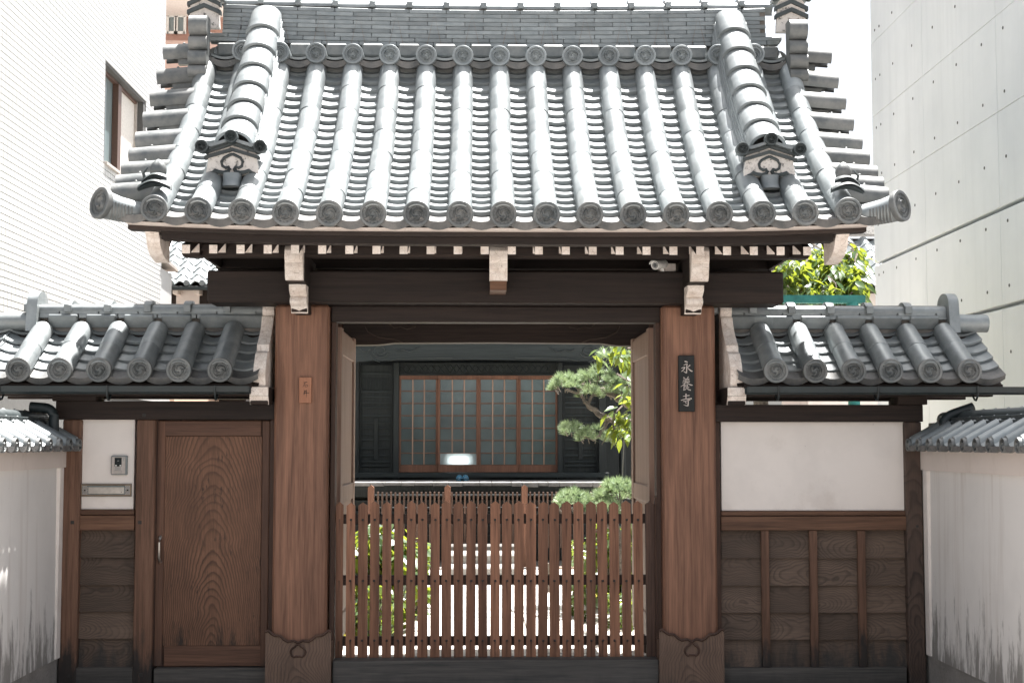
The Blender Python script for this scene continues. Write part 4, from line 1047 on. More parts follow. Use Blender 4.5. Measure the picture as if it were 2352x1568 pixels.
part('annex_roof', MB().prism([(yF - .0, at(380, 600, 20.4).z), (yF2 + .12, at(395, 624, 21.2).z), (yF2 + .12, at(395, 624, 21.2).z + .05), (yF, at(380, 600, 20.4).z + .05)], XL - 4, XL + .05, 'x'), M['silver'], tb)
TW, TH = .112, .0665
TILE = MB().add([(0,0,0),(0,TW-.008,0),(0,TW-.008,TH-.008),(0,0,TH-.008),(-.012,0,0),(-.012,TW-.008,0),(-.012,TW-.008,TH-.008),(-.012,0,TH-.008)], [(0,1,2,3),(0,4,5,1),(1,5,6,2),(2,6,7,3),(3,7,4,0)])
TM = TILE.mesh('wall_tile', M['wtile']); rest = MB(); cand = []
j = 0; y = Y(12.6)
while y < yF - .02:
    z = 2.2
    while z < 8.6:
        if not (y + TW > wy0 and y < wy1 and z + TH > wz0 and z < wz1): cand.append((y, z))
        z += TH
    y += TW
big = sorted(cand, key=lambda c: abs(c[0] - Y(13.6)) + abs(c[1] - 4.0)*.8)[:299]; bs = set(big)
for c in cand:
    if c in bs: put('wall_tile', TM, (XL, c[0], c[1]), bw)
    else: rest.add([(p[0] + XL, p[1] + c[0], p[2] + c[1]) for p in TILE.v], TILE.f)
part('small_wall_tiles', rest, M['wtile'], bw)['kind'] = 'stuff'
wn = part('window', MB().box((XL - .16, wy0, wz0), (XL - .14, wy1, wz1)), M['glass'], tb)
ym = wy0 + (wy1 - wy0)*.50
box('window_frame', (XL - .139, wy0, wz0), (XL - .09, wy0 + .04, wz1), M['silver'], wn, .003); box('window_frame', (XL - .139, wy1 - .04, wz0), (XL - .09, wy1, wz1), M['silver'], wn, .003)
box('window_frame', (XL - .139, wy0 + .0405, wz0), (XL - .09, wy1 - .0405, wz0 + .04), M['silver'], wn, .003); box('window_frame', (XL - .139, wy0 + .0405, wz1 - .04), (XL - .09, wy1 - .0405, wz1), M['bronze'], wn, .003)
box('window_mullion', (XL - .138, ym - .16, wz0 + .0405), (XL - .06, ym + .0, wz1 - .0405), M['bronze'], wn, .003)
box('blind', (XL - .138, ym + .01, wz0 + .041), (XL - .125, wy1 - .041, wz1 - .041), M['blind'], wn, .001)
box('window_sill', (XL - .12, wy0 - .02, wz0 - .04), (XL + .03, wy1 + .02, wz0 - .001), M['silver'], wn, .003)
# peach garden wall beyond it
top('garden_wall', MB().box((XL - .2, yF2 + .2, 0), (XL, Y(25.2), 2.62), .01), M['cream'], 'sunlit peach garden wall seen in the gap under the left wing roof', 'wall')

# ------------------------------------------------------------------ concrete building on the right
s = N('fair_faced_concrete'); a_ = s.noise(s.coord((1,.35,.35), 0, True), 1.6, 7, .6); b_ = s.noise(s.coord((1,1,1), 0, True), 40, 4, .7); k_ = s.noise(s.coord((1, 3, .15), 0, True), 1.5, 5, .6)
c = s.ramp(a_, [(.35, (.63,.66,.675)), (.7, (.75,.775,.785))]); c = s.mix(s.ramp(k_, [(.5, 0.0), (.8, .4)]), c, (.52,.545,.56)); c = s.mix(s.ramp(b_, [(.7, 0.0), (.78, .5)]), c, (.33,.33,.32))
s.bump(b_, .15, .004); M['concrete'] = s.done(c, .8, 0, .3)
M['hole'] = flat('dark_hole', (.10,.10,.10), .9)
XR = 4.73; rel = XR - CAM.x
cb = thing('concrete_building', 'bare concrete building with tie holes and grooved joints on the right', 'building', (XR + 3, 5, 0))
y0_, y1_, yc_ = 1.3, Y(rel*3266/925.0), 4.2
joints = [2.88, 3.79]; edges = [0] + joints + [7.6]
seams = [Y(15.17), Y(12.99)]; sy = [y0_, Y(10.8), Y(12.99), Y(15.17), y1_]
zl = [-.01, 2.88 - .018, 2.88 + .018, 3.79 - .018, 3.79 + .018, 4.70, 5.61, 6.52, 7.6]
pan = [(0, 2.855), (2.895, 3.765), (3.805, 4.698), (4.702, 5.608), (5.612, 6.518), (6.522, 7.6)]
for za, zb in pan:
    for a, b in zip(sy, sy[1:]):
        box('wall_panel', (XR + rnd.uniform(0,.002), a + .002, za), (XR + .25, b - .002, zb), M['concrete'], cb, .004)
part('wall_core', MB().box((XR + .10, y0_ + .02, 0), (XR + 6, y1_ - .01, 7.55)), M['concrete'], cb)
part('shading_storeys', MB().box((XR, 1.9, 7.601), (XR + 6, yc_, 15.5)), M['concrete'], cb)  # unseen storeys added above, sized to shade the right wing roof
for off in (935, 945.6, 976.5, 1022.4, 1072, 1127, 1188, 1240):
    yy = Y(rel*3266/off)
    for k in range(-3, 10):
        z = 4.25 + (k - 1)*.600
        if z < 2.4 or z > 7.4 or min(abs(z - j_) for j_ in joints) < .05: continue
        part('tie_hole', MB().lathe([(.016, -.003), (.016, .004)], 10, 'x', (XR, yy, z + rnd.uniform(-.005,.005))), M['hole'], cb)

# ------------------------------------------------------------------ houses behind
def wave_tile(pitch, L, th=.02):
    mb = MB(); p = [(-pitch/2 + pitch*k/12, .045*math.sin(2*math.pi*k/12 + .6)) for k in range(13)]
    mb.rings([[(x, 0, z - th) for x, z in p], [(x, 0, z) for x, z in p], [(x, L, z) for x, z in p]], False, False, False); return mb
def wave_roof(par, x0, x1, ye, ze, run, rise, pitch=.27, ex=.235):
    a = math.atan2(rise, run); n = int(math.hypot(run, rise)/ex); me = wave_tile(pitch, ex + .05).mesh('roof_tile', M['tile'], 40)
    rf_ = part('roof', MB().prism([(ye, ze - .08), (ye + run, ze + rise - .08), (ye + 2*run, ze - .08)], x0, x1, 'x'), M['beam'], par)
    x = x0 + pitch/2; c_ = 0
    while x < x1:
        for k in range(n):
            if c_ < 295: put('roof_tile', me, (x, ye + k*ex*math.cos(a), ze + k*ex*math.sin(a)), rf_, (a - .07, 0, 0)); c_ += 1
        x += pitch
    return rf_
lh = thing('neighbour_house', 'grey tiled house glimpsed between the white building and the gate', 'house', (-6, Y(25.5), 0))
ez = at(430, 650, 24.6).z; xa, xb = at(300, 650, 24.6).x, at(560, 650, 24.6).x
wave_roof(lh, xa, xb, Y(24.6), ez, 2.0, 1.5)
for k in range(int((xb - xa)/.27)): part('eave_roll_end', MB().lathe([(.001,-.02),(.05,-.018),(.055,0),(.055,.06)], 14, 'y', (xa + .155 + k*.27, Y(24.58), ez + .0)), M['tile'], lh, 40)
box('eave_gutter', (xa, Y(24.55), ez - .12), (xb, Y(24.66), ez - .06), M['blackmetal'], lh); box('house_wall', (xa, Y(25.0), 0), (xb, Y(28), ez - .05), M['beam'], lh, 0)
pq, pr_ = at(405, 675, 24.95), at(458, 675, 24.95); box('wall_panel', (pq.x, Y(24.95), 1.6), (pr_.x, Y(24.99), at(430, 663, 24.95).z), M['bandplaster'], lh, 0)
for u in (403, 452, 500): p = at(u, 667, 24.7); box('rafter_end', (p.x - .045, Y(24.68), p.z - .06), (p.x + .045, Y(25), p.z + .06), M['paint'], lh)
rh = thing('far_house', 'distant grey tiled roof above the leaves beside the concrete building', 'house', (6, Y(24), 0))
ez = at(1960, 655, 22.5).z; xa, xb = at(1840, 650, 22.5).x, at(2040, 650, 22.5).x + 1.2
wave_roof(rh, xa, xb, Y(22.5), ez, 1.5, 1.05); box('house_wall', (xa + .2, Y(23), 0), (xb - .2, Y(25), ez - .05), M['bandplaster'], rh, 0)
zt = ez + 1.05
for k in range(5):
    for j in range(int((xb - xa)/.3)):
        part('ridge_tile', MB().box((xa + .3*j + (.15 if k % 2 else 0), Y(23.95), zt - .02 + k*.05), (xa + .295 + .3*j + (.15 if k % 2 else 0), Y(24.2), zt + .026 + k*.05), .004), M['tile'], rh)
ornament_full('ridge_end_plate', rh, (at(1985, 570, 23.9).x, Y(23.88), zt - .02), .38, .5, False, False)
# terracotta apartment block far behind
ab = thing('apartment_block', 'distant terracotta apartment block with balcony beside the white building', 'building', (-12, Y(46), 0))
M['terra'] = flat('terracotta_tile', (.40,.235,.185), .7, 0, .4, 2.0, .1); M['terra2'] = flat('pale_terracotta_tile', (.58,.40,.33), .7, 0, .4, 2.0, .1)
p = at(373, 100, 45); q = at(440, 100, 45)
part('wall', MB().box((p.x - 5, Y(45), 0), (q.x + 1.2, Y(52), 24)), M['terra'], ab)
zb0, zb1 = at(400, 160, 43.5).z, at(400, 80, 43.5).z
part('balcony', MB().box((p.x + .3, Y(43.6), zb0 - .6), (q.x + 1.2, Y(43.8), zb1 - .15), .02), M['terra2'], ab); part('balcony_floor', MB().box((p.x + .3, Y(43.8), zb0 - .6), (q.x + 1.2, Y(45), zb0 - .4)), M['cream'], ab)
part('balcony_soffit', MB().box((p.x - 1, Y(42.6), zb1 + 1.0), (q.x + 1.5, Y(45), zb1 + 1.25), .02), M['blind'], ab)
for u0, u1 in ((385, 403), (406, 425)):
    a, b = at(u0, 60, 44.9), at(u1, 60, 44.9); w_ = part('window', MB().box((a.x, Y(44.93), at(400, 75, 44.9).z), (b.x, Y(44.99), at(400, 38, 44.9).z)), M['glass'], ab)
    z0_, z1_ = at(400, 75, 44.9).z, at(400, 38, 44.9).z
    for c0, c1, d0, d1 in ((a.x, b.x, z0_ - .05, z0_ + .03), (a.x, b.x, z1_ - .03, z1_ + .05), (a.x - .04, a.x + .04, z0_ - .05, z1_ + .05), (b.x - .04, b.x + .04, z0_ - .05, z1_ + .05)):
        part('frame', MB().box((c0, Y(44.86), d0), (c1, Y(44.929), d1)), M['whitelit'], w_)
# copper gutter
M['copper'] = kawara('verdigris_copper', (.03,.22,.20), (.07,.40,.36), (.5,.7), .2, .1)
g0, g1 = at(1700, 677, 11.5), at(1988, 677, 11.5); zb_ = at(1900, 695, 11.5).z
cg = thing('copper_gutter', 'verdigris green copper gutter and downpipe in front of the tree', 'gutter', (g1.x, Y(11.55), 0))
part('gutter_trough', MB().prism([(Y(11.5), g0.z), (Y(11.51), zb_), (Y(11.60), zb_), (Y(11.61), g0.z)], g0.x, g1.x, 'x'), M['copper'], cg)
pp = at(1958, 700, 11.55); part('downpipe', MB().tube([(pp.x, Y(11.55), zb_ + .01), (pp.x, Y(11.55), 0)], .05, 12), M['copper'], cg, 50)

# ------------------------------------------------------------------ temple hall
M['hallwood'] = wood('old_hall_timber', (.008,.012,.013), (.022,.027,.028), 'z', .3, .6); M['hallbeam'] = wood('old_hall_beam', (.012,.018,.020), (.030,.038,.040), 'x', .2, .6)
M['sash'] = wood('sash_timber', (.12,.055,.035), (.22,.105,.065), 'z', .2, .6); M['sashlight'] = wood('muntin_timber', (.34,.21,.15), (.48,.31,.23), 'z', .1, .6); M['plank'] = flat('weathered_plank', (.20,.195,.19), .85, 0, .3, 12, .25, .3)
s = N('patterned_glass'); n_ = s.noise(s.coord((1,1,1.6), 5.0), 55, 2, .5); n2 = s.noise(s.coord((1,1,1), 3.0), 2.0, 2, .5); s.bump(n_, .25, .004)
M['frost'] = s.done(s.ramp(n2, [(.3, (.026,.050,.056)), (.7, (.060,.098,.106))]), .16, 0, 1.0)
M['hallrelief'] = wood('hall_relief_timber', (.030,.038,.040), (.055,.064,.066), 'x', .1)
hall = thing('temple_hall', 'dark temple hall with sliding glass doors behind the courtyard', 'hall', (0, Y(22), 0))
DH = 21.0
hx = lambda u, d=DH: at(u, 950, d).x
hz = lambda v, d=DH: at(1100, v, d).z
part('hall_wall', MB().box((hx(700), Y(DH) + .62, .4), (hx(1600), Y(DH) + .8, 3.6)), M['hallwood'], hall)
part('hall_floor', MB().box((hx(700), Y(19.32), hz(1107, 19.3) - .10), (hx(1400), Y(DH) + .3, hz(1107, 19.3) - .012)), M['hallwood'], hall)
# eave roof of the hall
mb = MB(); mb.prism([(Y(20.25), 3.35), (Y(20.25), 3.47), (Y(24), 6.0), (Y(28), 3.4), (Y(28), 3.3), (Y(24), 5.8)], hx(560), hx(1480), 'x'); hr = part('hall_roof', mb, M['tile'], hall)
mb = MB()
for k in range(24):
    x = hx(580) + k*(hx(1470) - hx(580))/23; mb.tube([(x, Y(20.2), 3.50), (x, Y(22), 4.72), (x, Y(24), 6.05)], .075, 8)
part('hall_roof_rolls', mb, M['tile'], hr, 40)['kind'] = 'stuff'
# beam with carved scrolls
kb = part('rainbow_beam', MB().prism([(hx(812, 20.4), hz(832, 20.4)), (hx(850, 20.4), hz(828, 20.4)), (hx(1110, 20.4), hz(825, 20.4)), (hx(1370, 20.4), hz(828, 20.4)), (hx(1405, 20.4), hz(833, 20.4)), (hx(1405, 20.4), hz(770, 20.4)), (hx(812, 20.4), hz(770, 20.4))], Y(20.4), Y(20.6), 'y'), M['hallbeam'], hall)
def spiral(u, v, r, mir):
    pts = []
    for k in range(22):
        a = .4 + k*.40; rr = r*(1 - k*.030); pts.append((hx(u + (1 - 2*mir)*rr*math.cos(a), 20.39), Y(20.395), hz(v + rr*.72*math.sin(a), 20.39)))
    part('carving', MB().tube(pts, .012, 6), M['hallrelief'], kb, 60)
for mir, uc in ((0, 872), (1, 1352)):
    f = 1 - 2*mir
    spiral(uc, 806, 21, mir); 
    for ln in ([(822,798),(832,806),(843,808),(850,802)], [(905,802),(915,806),(925,803),(940,808),(955,802),(962,797)], [(850,815),(858,826),(872,831)], [(892,828),(920,823),(960,822),(1040,821)]):
        pts = [(hx(a if not mir else 2224 - a, 20.39), Y(20.395), hz(b, 20.39)) for a, b in ln]; part('carving', MB().tube(pts, .011, 6), M['hallrelief'], kb, 60)
def hb(name, u0, u1, v0, v1, d0, d1, mat, par=None, c=.003): return bx(name, u0, u1, v0, v1, d0, d1, mat, par or hall, c)
hb('transom', 912, 1290, 833, 862, DH, DH + .1, M['hallwood'])
tr = hb('transom_rail', 912, 1290, 858, 862, DH - .03, DH + .02, M['hallwood'])
for k in range(24):
    u = 925 + k*14.5
    for sgn_ in (-1, 1):
        a, b = at(u - 7*sgn_, 856, DH - .01), at(u + 7*sgn_, 838, DH - .01); part('lattice_bar', MB().tube([a, b], .006, 4), M['hallbeam'], tr)
# added glow box behind a see-through pane, standing for a glint on it
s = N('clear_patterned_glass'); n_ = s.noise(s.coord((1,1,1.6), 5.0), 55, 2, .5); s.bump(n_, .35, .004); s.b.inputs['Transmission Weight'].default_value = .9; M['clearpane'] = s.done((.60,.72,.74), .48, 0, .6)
s = N('glint_glow'); s.b.inputs['Emission Color'].default_value = (1, .97, .93, 1); s.b.inputs['Emission Strength'].default_value = 1.5; M['glow'] = s.done((.8,.8,.8), .6)
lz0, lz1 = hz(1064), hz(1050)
top('glint_box', MB().box((hx(1030), Y(DH) + .30, lz0), (hx(1078), Y(DH) + .36, lz1), .012), M['glow'], 'added glowing box standing for a glint in the lowest pane of the second glass door', 'glow box')
for k, (u0, u1) in enumerate(((916, 1006), (1006, 1099), (1099, 1191), (1191, 1281))):
    dd = DH - (.0 if k in (0, 3) else .04)
    sd = hb('sliding_door', u0 + 5, u1 - 5, 871.5, 1040 if k == 1 else 1066.5, dd + .012, dd + .02, M['frost'], None, .001)
    hb('door_rail', u0, u1, 862, 871, dd - .012, dd + .03, M['sash'], sd); hb('door_rail', u0, u1, 1067, 1084, dd - .012, dd + .03, M['sash'], sd)
    hb('door_stile', u0, u0 + 5, 871.3, 1066.7, dd - .012, dd + .03, M['sash'], sd); hb('door_stile', u1 - 5, u1, 871.3, 1066.7, dd - .012, dd + .03, M['sash'], sd)
    for v in (898, 926, 954, 983, 1011, 1040): hb('muntin', u0 + 5.2, u1 - 5.2, v - 1, v + 1, dd - .004, dd + .0115, M['sash'], sd, .001)
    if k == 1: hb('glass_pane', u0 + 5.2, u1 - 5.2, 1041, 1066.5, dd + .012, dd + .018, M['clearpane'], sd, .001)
    for f in (.335, .665):
        u = u0 + 5 + (u1 - u0 - 10)*f; hb('muntin', u - 1.3, u + 1.3, 871.6, 1039 if k == 1 else 1066.4, dd - .006, dd + .0112, M['sashlight'], sd, .001)
for u0, u1 in ((903, 916), (1281, 1292), (812, 824), (1375, 1392), (1425, 1436)): hb('hall_post', u0, u1, 832, 1100, DH - .1, DH + .14, M['hallwood'], None, .008)
for u0, u1 in ((824.5, 902.5), (1292.5, 1374.5)):
    pd = hb('panel_door', u0, u1, 838, 1094, DH + .05, DH + .08, M['hallwood'])
    for v in (858, 900, 912, 925, 936, 955, 971, 983, 998, 1010, 1030, 1046, 1060, 1070):
        hb('panel_rail', u0 + 4, u1 - 4, v - 3, v + 1.5, DH + .02 + (v % 3)*.002, DH + .049, M['hallbeam'], pd, .003)
    um = (u0 + u1)/2
    hb('panel_stile', um - 5, um + 5, 960, 1055, DH + .012, DH + .018, M['hallwood'], pd); hb('panel_stile', u0, u0 + 5, 838, 1094, DH, DH + .018, M['hallwood'], pd); hb('panel_stile', u1 - 5, u1, 838, 1094, DH, DH + .018, M['hallwood'], pd)
    for k in range(17): hb('louvre_slat', u0 + 8 + k*(u1 - u0 - 18)/17, u0 + 10.2 + k*(u1 - u0 - 18)/17, 868, 894, DH + .03, DH + .049, M['hallbeam'], pd, .001)
hb('door_sill', 805, 1400, 1085, 1096, DH - .12, DH + .1, M['hallbeam'])
# veranda edge planks, sunlit
u = 806
while u < 1390:
    wl = rnd.uniform(22, 46); lo = 1117 + rnd.uniform(-2.5, 1.5); hb('veranda_plank', u, min(u + wl, 1391) - .4, 1107, lo, 19.26, 20.3, M['plank'], None, .006); u += wl
hb('veranda_beam', 800, 1400, 1120, 1140, 19.5, 19.7, M['hallwood']); part('underfloor', MB().box((hx(700), Y(19.9), 0), (hx(1480), Y(20.0), hz(1120, 19.9))), M['hallwood'], hall)
for v in (1150, 1175, 1205, 1230): hb('underfloor_board', 800, 1400, v - 2, v + 2, 19.8, 19.9, M['hallbeam'], None, .002)
# slippers on the veranda
for k, u in enumerate((1055, 1069)):
    p = at(u, 1104, 19.9); zf = hz(1107, 19.3) + .0; mb = MB(); w_ = .052
    sole = [(p.x + w_*.9*math.cos(t_)*(1 + .15*math.sin(t_)), p.y + .13*math.sin(t_)) for t_ in [2*math.pi*i/18 for i in range(18)]]
    mb.prism(sole, zf + .006, zf + .03, 'z')
    mb.rings([[(p.x + w_*.95*math.cos(a), y_, zf + .028 + h_*math.sin(a)) for a in [R(180*i/8) for i in range(9)]] for y_, h_ in ((p.y - .11, .015), (p.y - .08, .045), (p.y - .02, .06), (p.y + .02, .062))], False, False, False)
    o = top('slipper', mb, M.setdefault('slip', flat('blue_vinyl', (.02,.10,.17), .5)), 'blue slipper on the veranda edge, ' + ('left' if k == 0 else 'right') + ' one of the pair', 'slipper', 60, 'pair of blue slippers')
# low lattice fence in front of the veranda
lf_ = thing('lattice_fence', 'low brown slatted fence with posts below the hall veranda', 'fence', (0, Y(18.8), 0))
M['fencewood'] = wood('fence_timber', (.06,.037,.028), (.125,.075,.055), 'z', .4, .75)
for u in (852, 1028, 1205, 1382):
    p = at(u, 1150, 18.8); zt = hz(1113, 18.8); part('fence_post', MB().prism([(p.x - .04, 0), (p.x + .04, 0), (p.x + .04, zt - .03), (p.x, zt), (p.x - .04, zt - .03)], Y(18.78), Y(18.86), 'y'), M['sash'], lf_)
for v in (1137, 1166, 1196): hb('fence_rail', 852, 1382, v - 2, v + 2, 18.84, 18.87, M['hallbeam'], lf_)
for k in range(53):
    u = 858 + k*10; p = at(u, 1150, 18.8)
    if min(abs(u - q_) for q_ in (852, 1028, 1205, 1382)) > 5: box('fence_slat', (p.x - .012, Y(18.80), .25), (p.x + .012, Y(18.835), hz(1129.5, 18.8) + rnd.uniform(-.006,.006)), M['fencewood'], lf_, .002)
# steps up to the hall
for i, (u0, u1, v0, v1, d0, d1, mt, lb) in enumerate(((1022, 1196, 1302, 1326, 17.1, 17.7, 'stone', 'lowest broad stone step before the hall'), (1030, 1188, 1272, 1297, 17.6, 18.2, 'stone', 'upper stone step under the wooden hall step'))):
    a, b = at(u0, v0, d0), at(u1, v0, d0); top('stone_step', MB().box((a.x, Y(d0), 0), (b.x, Y(d1), hz(v0, d0)), .02), M[mt], lb, 'step', None, 'steps up to the hall')
a, b = at(1034, 1253, 18.2), at(1184, 1253, 18.2); top('wooden_step', MB().box((a.x, Y(18.2), 0), (b.x, Y(18.6), hz(1253, 18.2)), .01), M['sill'], 'grey weathered wooden step above the stone steps', 'step', None, 'steps up to the hall')
# paving path
pth = put('path', MB().add([(-.75,.6,0),(.9,.6,0),(.9,7.6,0),(-.75,7.6,0)], [(0,1,2,3)]).mesh('path', M['gravel']), (0, 0, .009), None, kind='structure')
y = .7; k = 0
while y < 7.5:
    L = rnd.uniform(.55, .95); sp = rnd.choice([(-.62,.12,.80), (-.62,-.05,.80), (-.62,.3,.80)])
    for a, b in zip(sp, sp[1:]): box('path_slab', (a + .006, y + .006, .012), (b - .006, y + L - .006, .04 + rnd.uniform(0,.006)), M['slab'], pth, .006)
    y += L

# ------------------------------------------------------------------ planting
def leafmat(name, c0, c1, trans=.45, rough=.35, tcol=(.55,.62,.03)):
    s = N(name); n_ = s.noise(s.coord((1,1,1), 8.0), 7.0, 2, .6); col = s.ramp(n_, [(.3, c0), (.7, c1)]); col = s.val(col, .5)
    s.done(col, rough, 0, .6); t_ = s.n('ShaderNodeBsdfTranslucent'); t_.inputs[0].default_value = (*tcol, 1); m_ = s.n('ShaderNodeMixShader'); m_.inputs[0].default_value = trans
    s.l(s.b.outputs[0], m_.inputs[1]); s.l(t_.outputs[0], m_.inputs[2]); s.l(m_.outputs[0], s.out.inputs[0]); return s.m
M['leafA'] = leafmat('evergreen_leaf', (.030,.075,.035), (.075,.125,.040), .38, .28, (.34,.40,.04)); M['leafB'] = leafmat('shrub_leaf', (.022,.060,.032), (.060,.115,.038), .34, .4, (.34,.40,.035)); M['needle'] = leafmat('pine_needle', (.085,.15,.10), (.33,.41,.23), .22, .5, (.36,.46,.22))
M['bark'] = ground_mat('bark', (.09,.075,.065), (.26,.22,.19), 14, .95, 60, 1.0)
def leaf_geo(L, W):
    return [(0,0,0), (-W*.42,L*.25,L*.02), (0,L*.28,-L*.03), (W*.42,L*.25,L*.02), (-W*.5,L*.55,0), (0,L*.58,-L*.05), (W*.5,L*.55,0), (0,L,-L*.16)], [(0,2,1),(0,3,2),(1,2,5,4),(2,3,6,5),(4,5,7),(5,6,7)]
def frame(d, up=Vector((0,0,1))):
    d = d.normalized(); x = d.cross(up)
    x = x.normalized() if x.length > 1e-3 else Vector((1,0,0)); z = x.cross(d); return Matrix((x, d, z)).transposed()
def leafy(name, parent, mat, spots, L, W, per, rg_, objs=0, droop=.5, leafname='leaf'):
    """whorls of drooping leaves at the given spots; the nearest leaves are objects of their own"""
    mb = MB(); lv, lf = leaf_geo(L, W); lm = None; made = 0; singles = []
    for c, outw in spots:
        for k in range(per):
            a = rg_.uniform(0, 6.28); d = Vector((math.cos(a), math.sin(a), rg_.uniform(-1.1,.25) - droop*.6)) + outw*.6; q = frame(d)
            q = q @ Matrix.Rotation(rg_.uniform(-.7,.7), 3, 'Y'); sc = rg_.uniform(.7, 1.2)
            base_ = c + Vector((rg_.gauss(0,L*.25), rg_.gauss(0,L*.25), rg_.gauss(0,L*.25)))
            if made < objs: singles.append((base_, q, sc)); made += 1
            else: mb.add([base_ + q @ (Vector(v)*sc) for v in lv], lf)
    o = part(name, mb, mat, parent, 60, kind='stuff')
    if singles:
        lm = MB().add(lv, lf).mesh(leafname, mat, 60)
        for b_, q, sc in singles:
            x = put(leafname, lm, b_, o, q.to_euler()); x.scale = (sc, sc, sc)
    return o
rg2 = random.Random(11)
et = thing('evergreen_tree', 'glossy broadleaf evergreen tree behind the right wing roof', 'tree', at(1760, 1340, 13.2) * 1.0)
et.location.z = 0; WP[et] = et.location.copy()
tx, ty = et.location.x, et.location.y
part('trunk', MB().tube([(tx,ty,0),(tx+.05,ty,1.0),(tx-.02,ty+.05,2.0),(tx+.05,ty,3.2)], [.11,.09,.07,.03], 10), M['bark'], et, 60)
spots = []; twigs = MB()
def crown(u0, u1, v0, v1, d0, d1, n):
    for _ in range(n):
        u, v, d = rg2.uniform(u0,u1), rg2.uniform(v0,v1), rg2.uniform(d0,d1); c = at(u, v, d); spots.append((c, Vector((rg2.uniform(-.5,.5), -.5, 0))))
        if rg2.random() < .35: twigs.tube([c + Vector((rg2.uniform(-.1,.1), .12, .12)), c + Vector((0,.03,.05)), c], [.010,.007,.004], 4)
crown(1790, 1975, 600, 712, 12.4, 12.9, 90)
crown(1365, 1460, 786, 830, 11.9, 12.3, 7); crown(1408, 1460, 955, 1000, 11.9, 12.4, 8); crown(1420, 1460, 880, 950, 12.2, 12.6, 4)
crown(1790, 1978, 575, 730, 12.7, 13.9, 190); crown(1640, 1800, 560, 760, 12.6, 13.8, 60); crown(1900, 1980, 640, 730, 12.2, 13.2, 50)
leafy('crown', et, M['leafA'], spots, .135, .052, 8, rg2, 290); part('twigs', twigs, M['bark'], et, 60, kind='stuff')
# limbs tie the hanging sprays to the trunk
limb = MB()
for u, v, d in ((1440, 800, 12.2), (1445, 965, 12.2), (1900, 650, 13), (1980, 690, 13), (1830, 620, 13)):
    e = at(u, v, d); limb.tube([(tx, ty, e.z - .1), (tx*.5 + e.x*.5, ty*.5 + e.y*.5, e.z + .04), e], [.04,.025,.010], 6)
part('limbs', limb, M['bark'], et, 60)
# shrubs
def shrub(label, u0, u1, v0, d, n, L, W, mat, seed, depth=.5):
    g = random.Random(seed); a, b = at(u0, v0, d), at(u1, v0, d); cx = (a.x + b.x)/2; h = a.z
    t = thing('shrub', label, 'shrub', (cx, Y(d), 0), 'shrubs in the courtyard'); sp_ = []; st = MB()
    for _ in range(n):
        f = g.random(); ang_ = g.uniform(0, 6.28); rr = math.sqrt(g.random())
        z = h*(.12 + .85*f); wv = (b.x - a.x)/2*(.65 + .35*math.sin(math.pi*min(1, f + .15)))
        c = Vector((cx + wv*rr*math.cos(ang_), Y(d) + depth*rr*math.sin(ang_), z)); sp_.append((c, Vector((0,-.3,.2))))
        if g.random() < .3: st.tube([(cx + (c.x - cx)*.3, Y(d), 0), (cx + (c.x - cx)*.7, (Y(d) + c.y)/2, z*.6), c], [.012,.009,.004], 5)
    leafy('foliage', t, mat, sp_, L, W, 7, g, 40, .3); part('stems', st, M['bark'], t, 60)
shrub('big leafy yellow green shrub behind the pickets on the left', 800, 950, 1205, 12.6, 120, .15, .085, M['leafB'], 3)
shrub('second yellow green shrub left of the path', 905, 985, 1235, 13.6, 60, .13, .075, M['leafB'], 4)
shrub('round leafed shrub behind the pickets on the right', 1335, 1485, 1205, 14.2, 110, .14, .08, M['leafB'], 5)
shrub('low leafy clump on the moss right of the path', 1296, 1372, 1322, 13.2, 40, .08, .045, M['leafB'], 12, .3)
shrub('dark fine shrub beside the hall steps', 1300, 1352, 1240, 16.4, 40, .07, .03, M['leafA'], 6, .35)
shrub('low shrub at the left foot of the gate', 805, 925, 1330, 11.9, 80, .07, .035, M['leafA'], 8, .25); shrub('low shrub by the bamboo rail on the right', 1385, 1470, 1350, 12.6, 60, .07, .035, M['leafA'], 9, .25)
# pine
pn = thing('pine_tree', 'trained pine with layered cloud pads in front of the hall doors', 'tree', at(1500, 1400, 14.3)); pn.location.z = 0; WP[pn] = pn.location.copy()
tp = pn.location
def needles(mb, c, up, r, n, g):
    for _ in range(n):
        d = Vector((g.gauss(0,1), g.gauss(0,1), g.gauss(0,1))).normalized() + up*1.05; d.normalize(); x = d.cross(Vector((g.gauss(0,1), g.gauss(0,1), g.gauss(0,1)))).normalized()*.0040; l = r*g.uniform(.75,1.1)
        mb.add([c - x, c + x, c + d*l], [(0,1,2)])
def pad(par, ul, ur, v0, v1, d, n, seed, under=.35):
    g = random.Random(seed); mb = MB(); tw = MB(); mid = at((ul+ur)/2, v1, d)
    for _ in range(n):
        f = g.uniform(-1,1); h = math.sqrt(max(0, 1 - f*f)); u = (ul+ur)/2 + f*(ur-ul)/2; yy = g.uniform(-.30,.30)*h
        v = v1 + (v0 - v1)*h*g.uniform(.25,1.0) + g.uniform(-3,3); c = at(u, v, d); c.y += yy
        needles(mb, c, Vector((f*.5, yy*.8 - .15, .9)), .082, 60, g)
        if g.random() < .35: tw.tube([c + Vector((-f*.05, .0, -.055)), c + Vector((-f*.02, 0, -.025)), c], [.006,.005,.004], 4)
    part('foliage_pad', mb, M['needle'], par, None, kind='stuff')
    if tw.v: part('twigs', tw, M['bark'], par, 60, kind='stuff')
pad(pn, 1266, 1330, 862, 902, 14.2, 34, 21); pad(pn, 1318, 1420, 848, 890, 14.3, 50, 22); pad(pn, 1330, 1375, 890, 912, 14.2, 16, 23); pad(pn, 1385, 1455, 885, 918, 14.4, 30, 24)
